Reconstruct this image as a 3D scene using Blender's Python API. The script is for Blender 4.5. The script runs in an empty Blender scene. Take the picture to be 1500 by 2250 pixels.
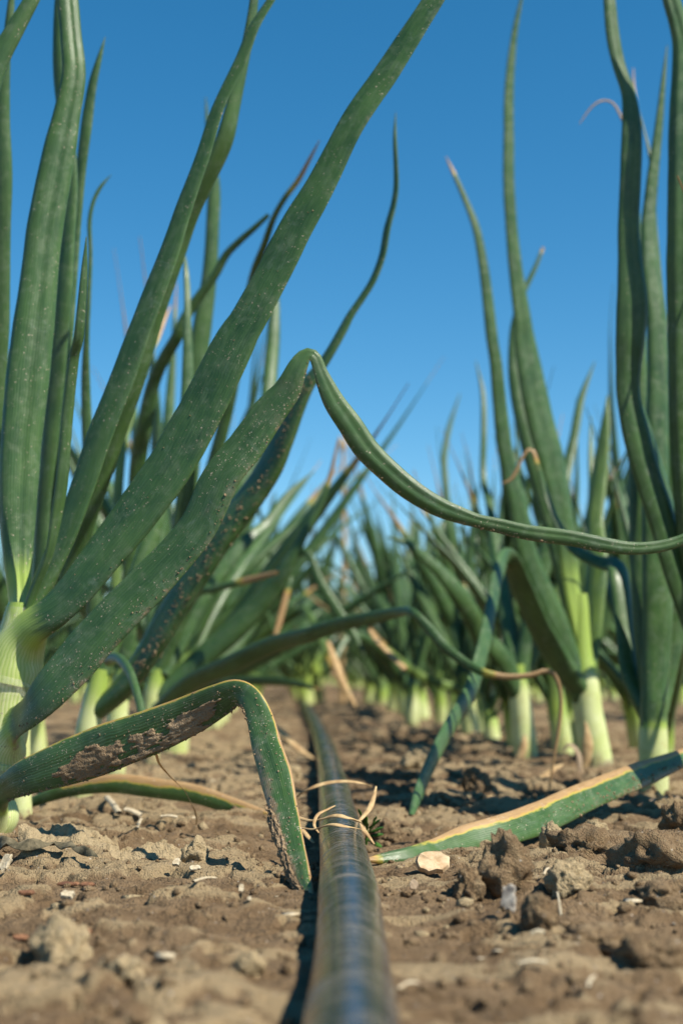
import bpy, bmesh, math, random
import numpy as np
from mathutils import Vector, noise as mnoise

random.seed(7)
RAD = math.radians
scene = bpy.context.scene
COL = scene.collection

# ------------------------------------------------------------------ camera
HORIZON = 1490.0                      # photo row of the horizon (photo is 1500 x 2250)
FPX = 3125.0                          # 50 mm on a 36 mm high frame
CAM_H = 0.055
PITCH = math.atan((HORIZON - 1125.0) / FPX)
cam_d = bpy.data.cameras.new('camera')
cam = bpy.data.objects.new('camera', cam_d)
COL.objects.link(cam)
cam.location = (0, 0, CAM_H)
cam.rotation_euler = (math.pi / 2 + PITCH, 0, 0)
cam_d.sensor_fit = 'VERTICAL'
cam_d.sensor_height = 36.0
cam_d.sensor_width = 24.0
cam_d.lens = 50.0
cam_d.clip_start = 0.01
cam_d.clip_end = 2000.0
cam_d.dof.use_dof = True
cam_d.dof.focus_distance = 0.41
cam_d.dof.aperture_fstop = 15.5
cam_d.dof.aperture_blades = 9
scene.camera = cam

# ------------------------------------------------------------------ sky, sun, exposure
SUN_EL = RAD(49)
SUN_H = Vector((0.85, -0.53, 0)).normalized()
TO_SUN = Vector((SUN_H.x * math.cos(SUN_EL), SUN_H.y * math.cos(SUN_EL), math.sin(SUN_EL)))
world = bpy.data.worlds.new('World')
scene.world = world
world.use_nodes = True
wn, wl = world.node_tree.nodes, world.node_tree.links
wn.clear()
sky = wn.new('ShaderNodeTexSky')
sky.sky_type = 'NISHITA'
sky.sun_disc = False
sky.sun_elevation = SUN_EL
sky.sun_rotation = math.atan2(SUN_H.x, SUN_H.y)
sky.altitude = 1200
sky.air_density = 1.0
sky.dust_density = 0.15
sky.ozone_density = 3.0
hsv = wn.new('ShaderNodeHueSaturation')
hsv.inputs['Saturation'].default_value = 1.33
hsv.inputs['Hue'].default_value = 0.488
bg = wn.new('ShaderNodeBackground')
bg.inputs['Strength'].default_value = 0.092
wo = wn.new('ShaderNodeOutputWorld')
wl.new(sky.outputs[0], hsv.inputs['Color'])
wl.new(hsv.outputs[0], bg.inputs['Color'])
wl.new(bg.outputs[0], wo.inputs['Surface'])
sun_d = bpy.data.lights.new('sun', 'SUN')
sun_d.energy = 5.0
sun_d.angle = RAD(0.5)
sun_d.color = (1.0, 0.93, 0.80)
sun = bpy.data.objects.new('sun', sun_d)
COL.objects.link(sun)
sun.location = (3, -2, 4)
sun.rotation_euler = TO_SUN.to_track_quat('Z', 'Y').to_euler()
scene.view_settings.view_transform = 'Standard'
scene.view_settings.look = 'None'
scene.view_settings.gamma = 1.0
scene.view_settings.exposure = 0.66
scene.view_settings.use_curve_mapping = False
scene.cycles.max_bounces = 6

# ------------------------------------------------------------------ helpers
CAMV = np.array([0, 0, CAM_H])
CP, SP = math.cos(PITCH), math.sin(PITCH)

def ray(px, py):
    u, v = (px - 750.0) / FPX, (py - 1125.0) / FPX
    return np.array([u, CP + v * SP, SP - v * CP])

def at(px, py, Y):
    """point seen at photo pixel (px,py) standing Y metres in front of the camera"""
    d = ray(px, py)
    return CAMV + d * (Y / d[1])

def _hash(ix, iy, seed):
    h = (ix.astype(np.int64) * 374761393 + iy.astype(np.int64) * 668265263 + seed * 974634777) & 0xFFFFFFFF
    h = ((h ^ (h >> 13)) * 1274126177) & 0xFFFFFFFF
    h = ((h ^ (h >> 16)) * 2246822519) & 0xFFFFFFFF
    return ((h ^ (h >> 15)) & 0xFFFFFF) / float(0xFFFFFF)

def vnoise(x, y, seed=0):
    ix, iy = np.floor(x), np.floor(y)
    fx, fy = x - ix, y - iy
    fx = fx * fx * fx * (fx * (fx * 6 - 15) + 10)
    fy = fy * fy * fy * (fy * (fy * 6 - 15) + 10)
    a = _hash(ix, iy, seed); b = _hash(ix + 1, iy, seed)
    c = _hash(ix, iy + 1, seed); d = _hash(ix + 1, iy + 1, seed)
    return (a + (b - a) * fx) * (1 - fy) + (c + (d - c) * fx) * fy

def fbm(x, y, oct=4, seed=0, gain=0.5):
    s, amp, tot = 0.0, 1.0, 0.0
    for k in range(oct):
        s = s + amp * (vnoise(x, y, seed + 17 * k) - 0.5)
        tot += amp
        x, y, amp = x * 2.03 + 5.1, y * 2.03 - 3.7, amp * gain
    return s / tot * 2.0

def lumps(x, y, cell, seed, rmin=0.35, rmax=0.75, prob=0.7):
    """domes of random size in a jittered grid: clods"""
    ux, uy = x / cell, y / cell
    ix, iy = np.floor(ux), np.floor(uy)
    out = np.zeros_like(ux)
    for dx in (-1, 0, 1):
        for dy in (-1, 0, 1):
            cx, cy = ix + dx, iy + dy
            px = cx + _hash(cx, cy, seed); py = cy + _hash(cx, cy, seed + 1)
            r = rmin + (rmax - rmin) * _hash(cx, cy, seed + 2)
            on = _hash(cx, cy, seed + 3) < prob
            d2 = ((ux - px) ** 2 + (uy - py) ** 2) / (r * r)
            h = np.where(on, r * np.sqrt(np.clip(1 - d2, 0, 1)), 0)
            out = np.maximum(out, h)
    return out

# drip tape centre line on the ground (x, y) from the photo
TAPE_R = 0.0069
TAPE_Z = 0.0050
def on_plane(px, py, z):
    d = ray(px, py)
    t = (z - CAM_H) / d[2]
    return CAMV + d * t
TAPE_PX = [(774, 2600), (774, 2400), (773, 2250), (772, 2100), (768, 2000), (758, 1900), (745, 1810), (729, 1710),
           (712, 1640), (690, 1585), (668, 1548), (655, 1525), (650, 1510)]
TAPE_PTS = np.array([on_plane(px, py, TAPE_Z) for px, py in TAPE_PX])

def tape_x(y):
    return np.interp(y, TAPE_PTS[:, 1], TAPE_PTS[:, 0])

def smooth(a, b, x):
    t = np.clip((x - a) / (b - a), 0, 1)
    return t * t * (3 - 2 * t)

def Hpair(x, y):
    """ground height and pale-crust mask (metres)"""
    x = np.asarray(x, float); y = np.asarray(y, float)
    wx = x + 0.006 * fbm(x / 0.03, y / 0.03, 3, 5)
    wy = y + 0.006 * fbm(x / 0.03, y / 0.03, 3, 9)
    dt = np.abs(x - tape_x(y))
    near = smooth(0.008, 0.035, dt)
    right = smooth(0.02, 0.07, x - tape_x(y))
    cl = 0.06 + 0.38 * right * smooth(0.28, 0.36, y) + 0.40 * smooth(0.55, 0.75, y) * (1 - 0.6 * right)
    base = 0.0035 * fbm(x / 0.16, y / 0.16, 3, 1) + 0.0030 * fbm(x / 0.05, y / 0.05, 5, 2, 0.6)
    l1 = lumps(wx, wy, 0.034, 11, 0.3, 0.72, 0.5) * (0.85 + 0.6 * fbm(wx / 0.012, wy / 0.012, 4, 13))
    l2 = lumps(wx, wy, 0.014, 21, 0.25, 0.7, 0.5) * (0.8 + 0.7 * fbm(wx / 0.006, wy / 0.006, 4, 23))
    l3 = lumps(wx, wy, 0.0055, 31, 0.25, 0.7, 0.30)
    rough = fbm(wx / 0.010, wy / 0.010, 6, 41, 0.66)
    bil = np.abs(fbm(wx / 0.022, wy / 0.022, 5, 45, 0.6))
    crack = np.abs(fbm(wx / 0.035, wy / 0.02, 4, 51))
    h = base + near * cl * (0.0095 * l1 + 0.0045 * l2) + (0.35 + 0.65 * near) * (0.0006 * l3 + 0.0026 * rough + (0.0018 + 0.0014 * right) * bil)
    h = h - 0.0042 * np.exp(-(crack / 0.03) ** 2) * (0.4 + 0.6 * near)
    edge = fbm(wx / 0.02, wy / 0.012, 4, 61)
    step = smooth(0.08, 0.16, edge) * 0.0022 * near
    h = h + step
    h = h - 0.0002 * (1 - near)
    pale = smooth(0.06, 0.22, edge + 0.25 * fbm(x / 0.07, y / 0.07, 3, 71) + 0.30 * smooth(0.56, 0.66, y) * (1 - smooth(-0.03, 0.0, x - tape_x(y))) * (1 - smooth(1.1, 1.4, y))) 
    return h, pale

def H(x, y):
    return float(Hpair(np.array([x]), np.array([y]))[0][0])

_YS = np.concatenate([np.arange(0.15, 0.9, 0.0008), np.arange(0.9, 4, 0.006)])
def on_ground(px, py, lift=0.0):
    """where the view through a photo pixel meets the soil"""
    d = ray(px, py)
    P = CAMV[None, :] + d[None, :] * (_YS / d[1])[:, None]
    h = Hpair(P[:, 0], P[:, 1])[0]
    hit = np.nonzero(P[:, 2] < h)[0]
    k = hit[0] if len(hit) else len(_YS) - 1
    p = P[k].copy(); p[2] = h[k] + lift
    return p

# ---- objects
def link(o, parent=None):
    COL.objects.link(o)
    if parent is not None:
        o.parent = parent
    return o

def tag(o, label=None, cat=None, group=None, kind=None):
    if label: o['label'] = label
    if cat: o['category'] = cat
    if group: o['group'] = group
    if kind: o['kind'] = kind
    return o

def empty(name, loc):
    e = bpy.data.objects.new(name, None)
    e.empty_display_size = 0.01
    e.location = loc
    return link(e)

def mesh_np(name, V, F, mat, uv=None, mask=None, smooth_=True):
    """mesh from numpy arrays; F an (n,4) or (n,3) array"""
    me = bpy.data.meshes.new(name)
    V = np.asarray(V, np.float32); F = np.asarray(F, np.int32)
    k = F.shape[1]
    me.vertices.add(len(V)); me.vertices.foreach_set('co', V.ravel())
    me.loops.add(F.size); me.loops.foreach_set('vertex_index', F.ravel())
    me.polygons.add(len(F))
    me.polygons.foreach_set('loop_start', np.arange(0, F.size, k, dtype=np.int32))
    me.polygons.foreach_set('loop_total', np.full(len(F), k, np.int32))
    if smooth_:
        me.polygons.foreach_set('use_smooth', np.ones(len(F), bool))
    me.update(calc_edges=True)
    if uv is not None:
        l = me.uv_layers.new(name='UVMap')
        l.data.foreach_set('uv', np.asarray(uv, np.float32)[F.ravel()].ravel())
    if mask is not None:
        a = me.attributes.new('mask', 'FLOAT_COLOR', 'POINT')
        m = np.ones((len(V), 4), np.float32); m[:, :3] = mask
        a.data.foreach_set('color', m.ravel())
    me.materials.append(mat)
    me.validate()
    return me

# ---- node shorthand
class NT:
    def __init__(self, name):
        self.m = bpy.data.materials.new(name); self.m.use_nodes = True
        self.t = self.m.node_tree; self.t.nodes.clear()
        self.out = self.n('ShaderNodeOutputMaterial')
    def n(self, typ, **kw):
        nd = self.t.nodes.new(typ)
        for k, v in kw.items(): setattr(nd, k, v)
        return nd
    def set(self, sock, v):
        if isinstance(v, bpy.types.NodeSocket): self.t.links.new(v, sock)
        elif isinstance(v, (tuple, list)) and len(v) == 3 and sock.type == 'RGBA': sock.default_value = (*v, 1)
        else: sock.default_value = v
    def math(self, op, a, b=0.0, c=0.0, clamp=False):
        nd = self.n('ShaderNodeMath', operation=op, use_clamp=clamp)
        for s, v in zip(nd.inputs, (a, b, c)): self.set(s, v)
        return nd.outputs[0]
    def mix(self, f, a, b, mode='MIX'):
        nd = self.n('ShaderNodeMix', data_type='RGBA', blend_type=mode, clamp_factor=True)
        self.set(nd.inputs[0], f); self.set(nd.inputs[6], a); self.set(nd.inputs[7], b)
        return nd.outputs[2]
    def ramp(self, v, a, b, lo=0.0, hi=1.0):
        nd = self.n('ShaderNodeMapRange', interpolation_type='SMOOTHSTEP')
        for s, x in zip(nd.inputs, (v, a, b, lo, hi)): self.set(s, x)
        return nd.outputs[0]
    def noise(self, vec, scale, detail=3.0, rough=0.55, dist=0.0):
        nd = self.n('ShaderNodeTexNoise')
        self.set(nd.inputs['Vector'], vec)
        nd.inputs['Scale'].default_value = scale; nd.inputs['Detail'].default_value = detail
        nd.inputs['Roughness'].default_value = rough; nd.inputs['Distortion'].default_value = dist
        return nd.outputs['Fac']
    def voro(self, vec, scale, rnd=1.0):
        nd = self.n('ShaderNodeTexVoronoi'); self.set(nd.inputs['Vector'], vec)
        nd.inputs['Scale'].default_value = scale; nd.inputs['Randomness'].default_value = rnd
        return nd.outputs['Distance'], nd.outputs['Color']
    def vmul(self, vec, s):
        nd = self.n('ShaderNodeVectorMath', operation='MULTIPLY')
        self.set(nd.inputs[0], vec); nd.inputs[1].default_value = s
        return nd.outputs[0]
    def vadd(self, a, b):
        nd = self.n('ShaderNodeVectorMath', operation='ADD')
        self.set(nd.inputs[0], a); self.set(nd.inputs[1], b)
        return nd.outputs[0]
    def sep(self, col):
        nd = self.n('ShaderNodeSeparateColor'); self.set(nd.inputs[0], col)
        return nd.outputs
    def attr(self, name):
        return self.n('ShaderNodeAttribute', attribute_name=name).outputs['Color']
    def bump(self, h, strength, dist, normal=None):
        nd = self.n('ShaderNodeBump'); self.set(nd.inputs['Height'], h)
        nd.inputs['Strength'].default_value = strength; nd.inputs['Distance'].default_value = dist
        if normal is not None: self.set(nd.inputs['Normal'], normal)
        return nd.outputs[0]
    def bsdf(self, col, rough=0.6, spec=0.4, normal=None):
        nd = self.n('ShaderNodeBsdfPrincipled')
        self.set(nd.inputs['Base Color'], col); self.set(nd.inputs['Roughness'], rough)
        self.set(nd.inputs['Specular IOR Level'], spec)
        if normal is not None: self.set(nd.inputs['Normal'], normal)
        return nd
    def done(self, sh):
        self.t.links.new(sh, self.out.inputs['Surface'])
        return self.m

def coords(m):
    t = m.n('ShaderNodeTexCoord')
    rnd = m.n('ShaderNodeObjectInfo').outputs['Random']
    off = m.n('ShaderNodeCombineXYZ')
    m.set(off.inputs[0], m.math('MULTIPLY', rnd, 7.0)); m.set(off.inputs[1], m.math('MULTIPLY', rnd, 3.0))
    return m.vadd(t.outputs['Object'], off.outputs[0]), t.outputs['UV'], rnd

def leaf_material(name, detail=True, green_a=(0.025, 0.069, 0.019), green_b=(0.062, 0.134, 0.036)):
    m = NT(name)
    obj, uv, rnd = coords(m)
    pale, dry, dirt = m.sep(m.attr('mask'))[:3]
    uvs = m.n('ShaderNodeSeparateXYZ'); m.set(uvs.inputs[0], uv)
    n1 = m.noise(obj, 70, 4)
    long_ = m.noise(m.vmul(uv, (26, 9, 1)), 1.0, 3)
    g = m.mix(m.ramp(m.math('ADD', m.math('MULTIPLY', n1, 0.6), m.math('MULTIPLY', long_, 0.4)), 0.35, 0.68), green_a, green_b)
    g = m.mix(m.math('MULTIPLY', rnd, 0.35), g, (0.060, 0.115, 0.030))
    # waxy bloom: greyer, rubbed off in patches
    bl = m.noise(obj, 190, 5, 0.7, 0.6)
    g = m.mix(m.ramp(bl, 0.45, 0.75, 0.02, 0.46), g, (0.160, 0.215, 0.130))
    sk = m.noise(m.vmul(uv, (75, 6, 1)), 1.0, 4, 0.65)
    g = m.mix(m.ramp(sk, 0.50, 0.72, 0, 0.45), g, (0.115, 0.190, 0.085))
    g = m.mix(m.ramp(sk, 0.46, 0.28, 0, 0.55), g, (0.018, 0.052, 0.018))
    big = m.noise(m.vmul(uv, (5, 2.2, 1)), 1.0, 3)
    g = m.mix(m.ramp(big, 0.40, 0.70, 0, 0.42), g, (0.085, 0.165, 0.035))
    scuff = m.noise(obj, 95, 6, 0.75, 1.2)
    g = m.mix(m.ramp(scuff, 0.56, 0.70, 0, 0.30), g, (0.21, 0.27, 0.20))
    # veins
    st = m.math('SINE', m.math('ADD', m.math('MULTIPLY', uvs.outputs[0], 2 * math.pi * 44),
                               m.math('MULTIPLY', m.noise(m.vmul(uv, (4, 14, 1)), 1.0, 2), 9.0)))
    st01 = m.math('MULTIPLY_ADD', st, 0.5, 0.5)
    g = m.mix(m.math('MULTIPLY', m.ramp(st01, 0.5, 1.0), 0.30), g, (0.016, 0.045, 0.018))
    # yellow flecks along the veins
    fl = m.noise(m.vmul(uv, (70, 7, 1)), 1.0, 2)
    g = m.mix(m.ramp(fl, 0.72, 0.78, 0, 0.55), g, (0.20, 0.27, 0.045))
    # pale sheath
    cream = m.mix(m.ramp(n1, 0.3, 0.7), (0.52, 0.57, 0.23), (0.64, 0.66, 0.37))
    cream = m.mix(m.math('MULTIPLY', m.ramp(st01, 0.55, 0.92), 0.62), cream, (0.30, 0.42, 0.06))
    yel = m.mix(m.math('MULTIPLY', m.ramp(st01, 0.5, 0.95), 0.5), (0.32, 0.43, 0.085), (0.17, 0.29, 0.035))
    pj = m.math('ADD', pale, m.math('MULTIPLY', m.math('MULTIPLY', m.math('SUBTRACT', m.noise(m.vmul(uv, (30, 4, 1)), 1.0, 2), 0.5), 0.35),
                                    m.ramp(pale, 0.0, 0.2)))
    g = m.mix(m.ramp(pj, 0.12, 0.5), g, yel)
    g = m.mix(m.ramp(pj, 0.5, 0.88), g, cream)
    # drying
    dn = m.math('ADD', m.math('SUBTRACT', m.noise(obj, 200, 4), 0.5), m.math('SUBTRACT', sk, 0.5))
    dj = m.math('ADD', dry, m.math('MULTIPLY', m.math('MULTIPLY', dn, 0.75), m.ramp(dry, 0.0, 0.3)))
    tan = m.mix(m.noise(m.vmul(uv, (40, 16, 1)), 1.0, 4), (0.20, 0.11, 0.045), (0.52, 0.34, 0.16))
    g = m.mix(m.ramp(dj, 0.16, 0.30), g, (0.36, 0.33, 0.055))
    g = m.mix(m.ramp(dj, 0.30, 0.40), g, (0.46, 0.29, 0.075))
    g = m.mix(m.ramp(dj, 0.40, 0.52), g, tan)
    splash = m.ramp(m.math('ADD', dirt, m.math('MULTIPLY', m.math('SUBTRACT', m.noise(obj, 160, 5, 0.7), 0.5), 0.9)), 0.88, 1.02, 0, 0.85)
    g = m.mix(splash, g, (0.25, 0.175, 0.105))
    blotch = m.math('MULTIPLY', m.ramp(m.noise(obj, 120, 4, 0.65), 0.50, 0.70), m.ramp(pale, 0.6, 0.9, 0, 0.38))
    g = m.mix(blotch, g, (0.40, 0.36, 0.13))
    rough = m.ramp(bl, 0.3, 0.8, 0.30, 0.56)
    hgt = m.math('ADD', m.math('MULTIPLY', st01, 0.26), m.math('MULTIPLY', n1, 0.8))
    if detail:
        dist_v = m.n('ShaderNodeVectorMath', operation='MULTIPLY_ADD')
        nz = m.n('ShaderNodeTexNoise'); m.set(nz.inputs['Vector'], obj); nz.inputs['Scale'].default_value = 1500
        m.set(dist_v.inputs[0], nz.outputs['Color']); dist_v.inputs[1].default_value = (0.0012,) * 3; m.set(dist_v.inputs[2], obj)
        sp = None
        for sc, thr, k in ((1050, 0.16, 0.22), (1900, 0.24, 0.40)):
            d, c = m.voro(dist_v.outputs[0], sc)
            r = m.sep(c)[0]
            pr = m.math('MULTIPLY', m.math('MULTIPLY_ADD', dirt, k * 1.7, 0.03), m.ramp(m.noise(obj, 85, 3, 0.6), 0.42, 0.66, 0.08, 1.0))
            on = m.math('LESS_THAN', r, pr)
            size = m.math('MULTIPLY', m.sep(c)[1], thr * 1.7)
            s_ = m.math('MULTIPLY', on, m.ramp(m.math('SUBTRACT', d, size), 0.03, -0.05))
            sp = s_ if sp is None else m.math('MAXIMUM', sp, s_)
        dust = m.ramp(m.math('ADD', m.noise(obj, 130, 5, 0.75), m.math('MULTIPLY', dirt, 0.32)), 0.70, 1.0, 0, 0.42)
        g = m.mix(dust, g, (0.30, 0.255, 0.19))
        g = m.mix(sp, g, m.mix(m.noise(obj, 300, 1), (0.30, 0.22, 0.15), (0.60, 0.52, 0.41)))
        rough = m.math('MAXIMUM', rough, m.math('MULTIPLY', sp, 0.9))
        hgt = m.math('ADD', hgt, m.math('MULTIPLY', sp, 1.6))
    nrm = m.bump(hgt, 0.35, 0.0004)
    b = m.bsdf(g, rough, 0.46, nrm)
    tr = m.n('ShaderNodeBsdfTranslucent')
    m.set(tr.inputs['Color'], m.mix(0.6, g, m.mix(pale, m.mix(dry, (0.16, 0.30, 0.03), (0.5, 0.33, 0.1)), (0.7, 0.75, 0.35))))
    mx = m.n('ShaderNodeMixShader'); mx.inputs[0].default_value = 0.06 if detail else 0.10
    m.t.links.new(b.outputs[0], mx.inputs[1]); m.t.links.new(tr.outputs[0], mx.inputs[2])
    return m.done(mx.outputs[0])

def soil_material(name, a=(0.160, 0.104, 0.056), b=(0.252, 0.174, 0.100), pale_c=(0.46, 0.355, 0.205), use_attr=True, pale_amt=0.0):
    m = NT(name)
    obj, uv, rnd = coords(m) if not use_attr else (m.n('ShaderNodeTexCoord').outputs['Object'], None, None)
    n1 = m.noise(obj, 45, 6, 0.6, 0.4)
    n2 = m.noise(obj, 420, 5, 0.65)
    n3 = m.noise(obj, 1700, 3, 0.6)
    g = m.mix(m.ramp(n1, 0.32, 0.68), a, b)
    g = m.mix(m.ramp(n2, 0.52, 0.78, 0, 0.6), g, (0.34, 0.245, 0.145))
    g = m.mix(m.ramp(n2, 0.46, 0.28, 0, 0.55), g, (0.095, 0.058, 0.033))
    if use_attr:
        p = m.sep(m.attr('mask'))[0]
        p = m.ramp(m.math('ADD', p, m.math('MULTIPLY', m.math('SUBTRACT', n2, 0.5), 0.9)), 0.35, 1.05, 0, 0.55)
    else:
        p = m.ramp(m.math('ADD', m.math('MULTIPLY', m.math('SUBTRACT', n2, 0.5), 0.9), pale_amt), 0.2, 0.8, 0, 0.95)
    g = m.mix(p, g, pale_c)
    d, c = m.voro(obj, 900)
    gr = m.math('LESS_THAN', m.sep(c)[0], 0.05)
    g = m.mix(m.math('MULTIPLY', gr, m.ramp(d, 0.35, 0.2)), g, m.mix(m.sep(c)[1], (0.08, 0.05, 0.035), (0.52, 0.45, 0.36)))
    h = m.math('ADD', m.math('MULTIPLY', n2, 1.0), m.math('MULTIPLY', n3, 0.75))
    nrm = m.bump(h, 0.9, 0.0024)
    return m.done(m.bsdf(g, 0.92, 0.15, nrm).outputs[0])

def plain_material(name, c1, c2, scale=300, rough=0.75, bump=0.4, stretch=(1, 1, 1), spec=0.3, transl=0.0):
    m = NT(name)
    obj, uv, rnd = coords(m)
    n = m.noise(m.vmul(obj, stretch), scale, 5, 0.65)
    g = m.mix(m.ramp(n, 0.3, 0.72), c1, c2)
    b = m.bsdf(g, rough, spec, m.bump(n, bump, 0.0008))
    if transl:
        tr = m.n('ShaderNodeBsdfTranslucent'); m.set(tr.inputs['Color'], g)
        mx = m.n('ShaderNodeMixShader'); mx.inputs[0].default_value = transl
        m.t.links.new(b.outputs[0], mx.inputs[1]); m.t.links.new(tr.outputs[0], mx.inputs[2])
        return m.done(mx.outputs[0])
    return m.done(b.outputs[0])

M_LEAF = leaf_material('onion_leaf')
M_LEAF_FAR = leaf_material('onion_leaf_far', False, (0.030, 0.076, 0.021), (0.066, 0.140, 0.038))
M_SOIL = soil_material('soil')
M_CLOD = soil_material('clod', (0.19, 0.125, 0.068), (0.27, 0.19, 0.11), use_attr=False, pale_amt=0.28)
M_CLOD_PALE = soil_material('pale_clod', (0.33, 0.245, 0.150), (0.43, 0.33, 0.21), use_attr=False, pale_amt=0.65)
M_MUD = soil_material('dried_mud', (0.29, 0.20, 0.118), (0.40, 0.29, 0.18), use_attr=False, pale_amt=0.1)
M_STRAW = plain_material('straw', (0.38, 0.30, 0.19), (0.60, 0.52, 0.37), 900, 0.7, 0.5)
M_DRY = plain_material('dry_leaf', (0.36, 0.22, 0.10), (0.66, 0.48, 0.25), 220, 0.65, 0.5, transl=0.15)
M_ROOT = plain_material('dead_root', (0.24, 0.17, 0.11), (0.44, 0.33, 0.22), 400, 0.8, 0.6)
M_GREYWOOD = plain_material('weathered_wood', (0.16, 0.14, 0.12), (0.58, 0.52, 0.43), 500, 0.85, 0.8)
M_TANWOOD = plain_material('tan_wood', (0.42, 0.27, 0.14), (0.70, 0.54, 0.34), 260, 0.8, 0.5)
M_BARK = plain_material('bark_bit', (0.11, 0.05, 0.028), (0.25, 0.12, 0.058), 500, 0.7, 0.6)
M_DARKLEAF = plain_material('withered_leaf', (0.045, 0.040, 0.022), (0.21, 0.17, 0.10), 260, 0.8, 0.8)
M_WEED = plain_material('weed_leaf', (0.05, 0.14, 0.02), (0.09, 0.21, 0.035), 200, 0.5, 0.2, transl=0.2)

def membrane_material():
    m = NT('papery_membrane')
    obj, uv, rnd = coords(m)
    n = m.noise(m.vmul(uv, (30, 30, 1)), 1.0, 4)
    g = m.mix(n, (0.70, 0.68, 0.42), (0.85, 0.85, 0.66))
    b = m.bsdf(g, 0.3, 0.5)
    tr = m.n('ShaderNodeBsdfTransparent')
    mx = m.n('ShaderNodeMixShader'); m.set(mx.inputs[0], m.ramp(n, 0.3, 0.7, 0.04, 0.26))
    m.t.links.new(b.outputs[0], mx.inputs[2]); m.t.links.new(tr.outputs[0], mx.inputs[1])
    return m.done(mx.outputs[0])
M_MEMBRANE = membrane_material()

def tape_material():
    m = NT('drip_tape_plastic')
    t = m.n('ShaderNodeTexCoord'); uv = t.outputs['UV']; obj = t.outputs['Object']
    g = m.mix(m.noise(obj, 60, 3), (0.006, 0.009, 0.014), (0.014, 0.020, 0.030))
    ring = m.noise(m.vmul(uv, (2.5, 95, 1)), 1.0, 4, 0.7)          # scuff lines round the tube
    ring2 = m.noise(m.vmul(uv, (1.2, 24, 1)), 1.0, 3, 0.6)
    lengthw = m.noise(m.vmul(uv, (60, 12, 1)), 1.0, 3)
    patch = m.noise(obj, 110, 4, 0.6)
    s = m.math('MULTIPLY', m.ramp(ring, 0.50, 0.59), m.ramp(m.math('ADD', patch, m.math('MULTIPLY', ring2, 0.5)), 0.56, 0.82))
    s2 = m.ramp(m.math('ADD', lengthw, m.math('MULTIPLY', patch, 0.6)), 0.92, 1.10, 0, 0.40)
    grit_d, grit_c = m.voro(obj, 1500)
    grit = m.math('MULTIPLY', m.math('LESS_THAN', m.sep(grit_c)[0], 0.10), m.ramp(grit_d, 0.4, 0.2, 0, 0.7))
    film = m.ramp(m.noise(obj, 240, 5, 0.7), 0.45, 0.85, 0.0, 0.06)
    dustf = m.math('MAXIMUM', m.math('MAXIMUM', m.math('MAXIMUM', m.math('MULTIPLY', s, 0.62), s2), film), grit)
    g = m.mix(dustf, g, (0.33, 0.27, 0.19))
    rough = m.math('MULTIPLY_ADD', dustf, 0.6, 0.14)
    nrm = m.bump(m.math('ADD', ring2, m.math('MULTIPLY', ring, 0.5)), 0.16, 0.0008)
    return m.done(m.bsdf(g, rough, 0.8, nrm).outputs[0])
M_TAPE = tape_material()

# ------------------------------------------------------------------ ground
def axis(lo, hi, step, far_lo, far_hi, growth):
    a = list(np.arange(lo, hi, step)); d = step; v = a[-1]
    while v < far_hi:
        d *= growth; v += d; a.append(v)
    b = []; d = step; v = lo
    while v > far_lo:
        d *= growth; v -= d; b.append(v)
    return np.array(b[::-1] + a)
gx = axis(-0.17, 0.24, 0.00085, -150, 150, 1.11)
gy = list(np.arange(0.17, 0.62, 0.0009))
while gy[-1] < 3.0: gy.append(gy[-1] + max(0.0009, 0.0042 * (gy[-1] - 0.40)))
while gy[-1] < 400: gy.append(gy[-1] * 1.12)
gy = np.array([-40, -10, -3, -1, -0.3, 0.0, 0.1, 0.15] + gy)
GX, GY = np.meshgrid(gx, gy)
gh, gp = Hpair(GX.ravel(), GY.ravel())
V = np.stack([GX.ravel(), GY.ravel(), gh], 1)
nx, ny = len(gx), len(gy)
idx = np.arange(nx * ny).reshape(ny, nx)
F = np.stack([idx[:-1, :-1].ravel(), idx[:-1, 1:].ravel(), idx[1:, 1:].ravel(), idx[1:, :-1].ravel()], 1)
ground = link(bpy.data.objects.new('ground', mesh_np('ground', V, F, M_SOIL, mask=np.stack([gp, gp, gp], 1))))
tag(ground, 'brown crumbly dry field soil', kind='structure')

# ------------------------------------------------------------------ curves and tubes
def spline(P, n):
    """Catmull-Rom through the rows of P, n samples evenly by arc length"""
    P = np.asarray(P, float)
    if len(P) < 3: P = np.vstack([P[0], (P[0] + P[-1]) / 2, P[-1]])
    Q = np.vstack([2 * P[0] - P[1], P, 2 * P[-1] - P[-2]])
    out = []
    for i in range(1, len(Q) - 2):
        p0, p1, p2, p3 = Q[i - 1:i + 3]
        t = np.linspace(0, 1, 24, endpoint=False)[:, None]
        out.append(0.5 * ((2 * p1) + (-p0 + p2) * t + (2 * p0 - 5 * p1 + 4 * p2 - p3) * t ** 2 + (-p0 + 3 * p1 - 3 * p2 + p3) * t ** 3))
    C = np.vstack(out + [P[-1:]])
    s = np.concatenate([[0], np.cumsum(np.linalg.norm(np.diff(C[:, :3], axis=0), axis=1))])
    u = np.linspace(0, s[-1], n)
    return np.stack([np.interp(u, s, C[:, k]) for k in range(C.shape[1])], 1), u

def nrmz(v):
    return v / np.maximum(np.linalg.norm(v, axis=-1, keepdims=True), 1e-12)

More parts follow.
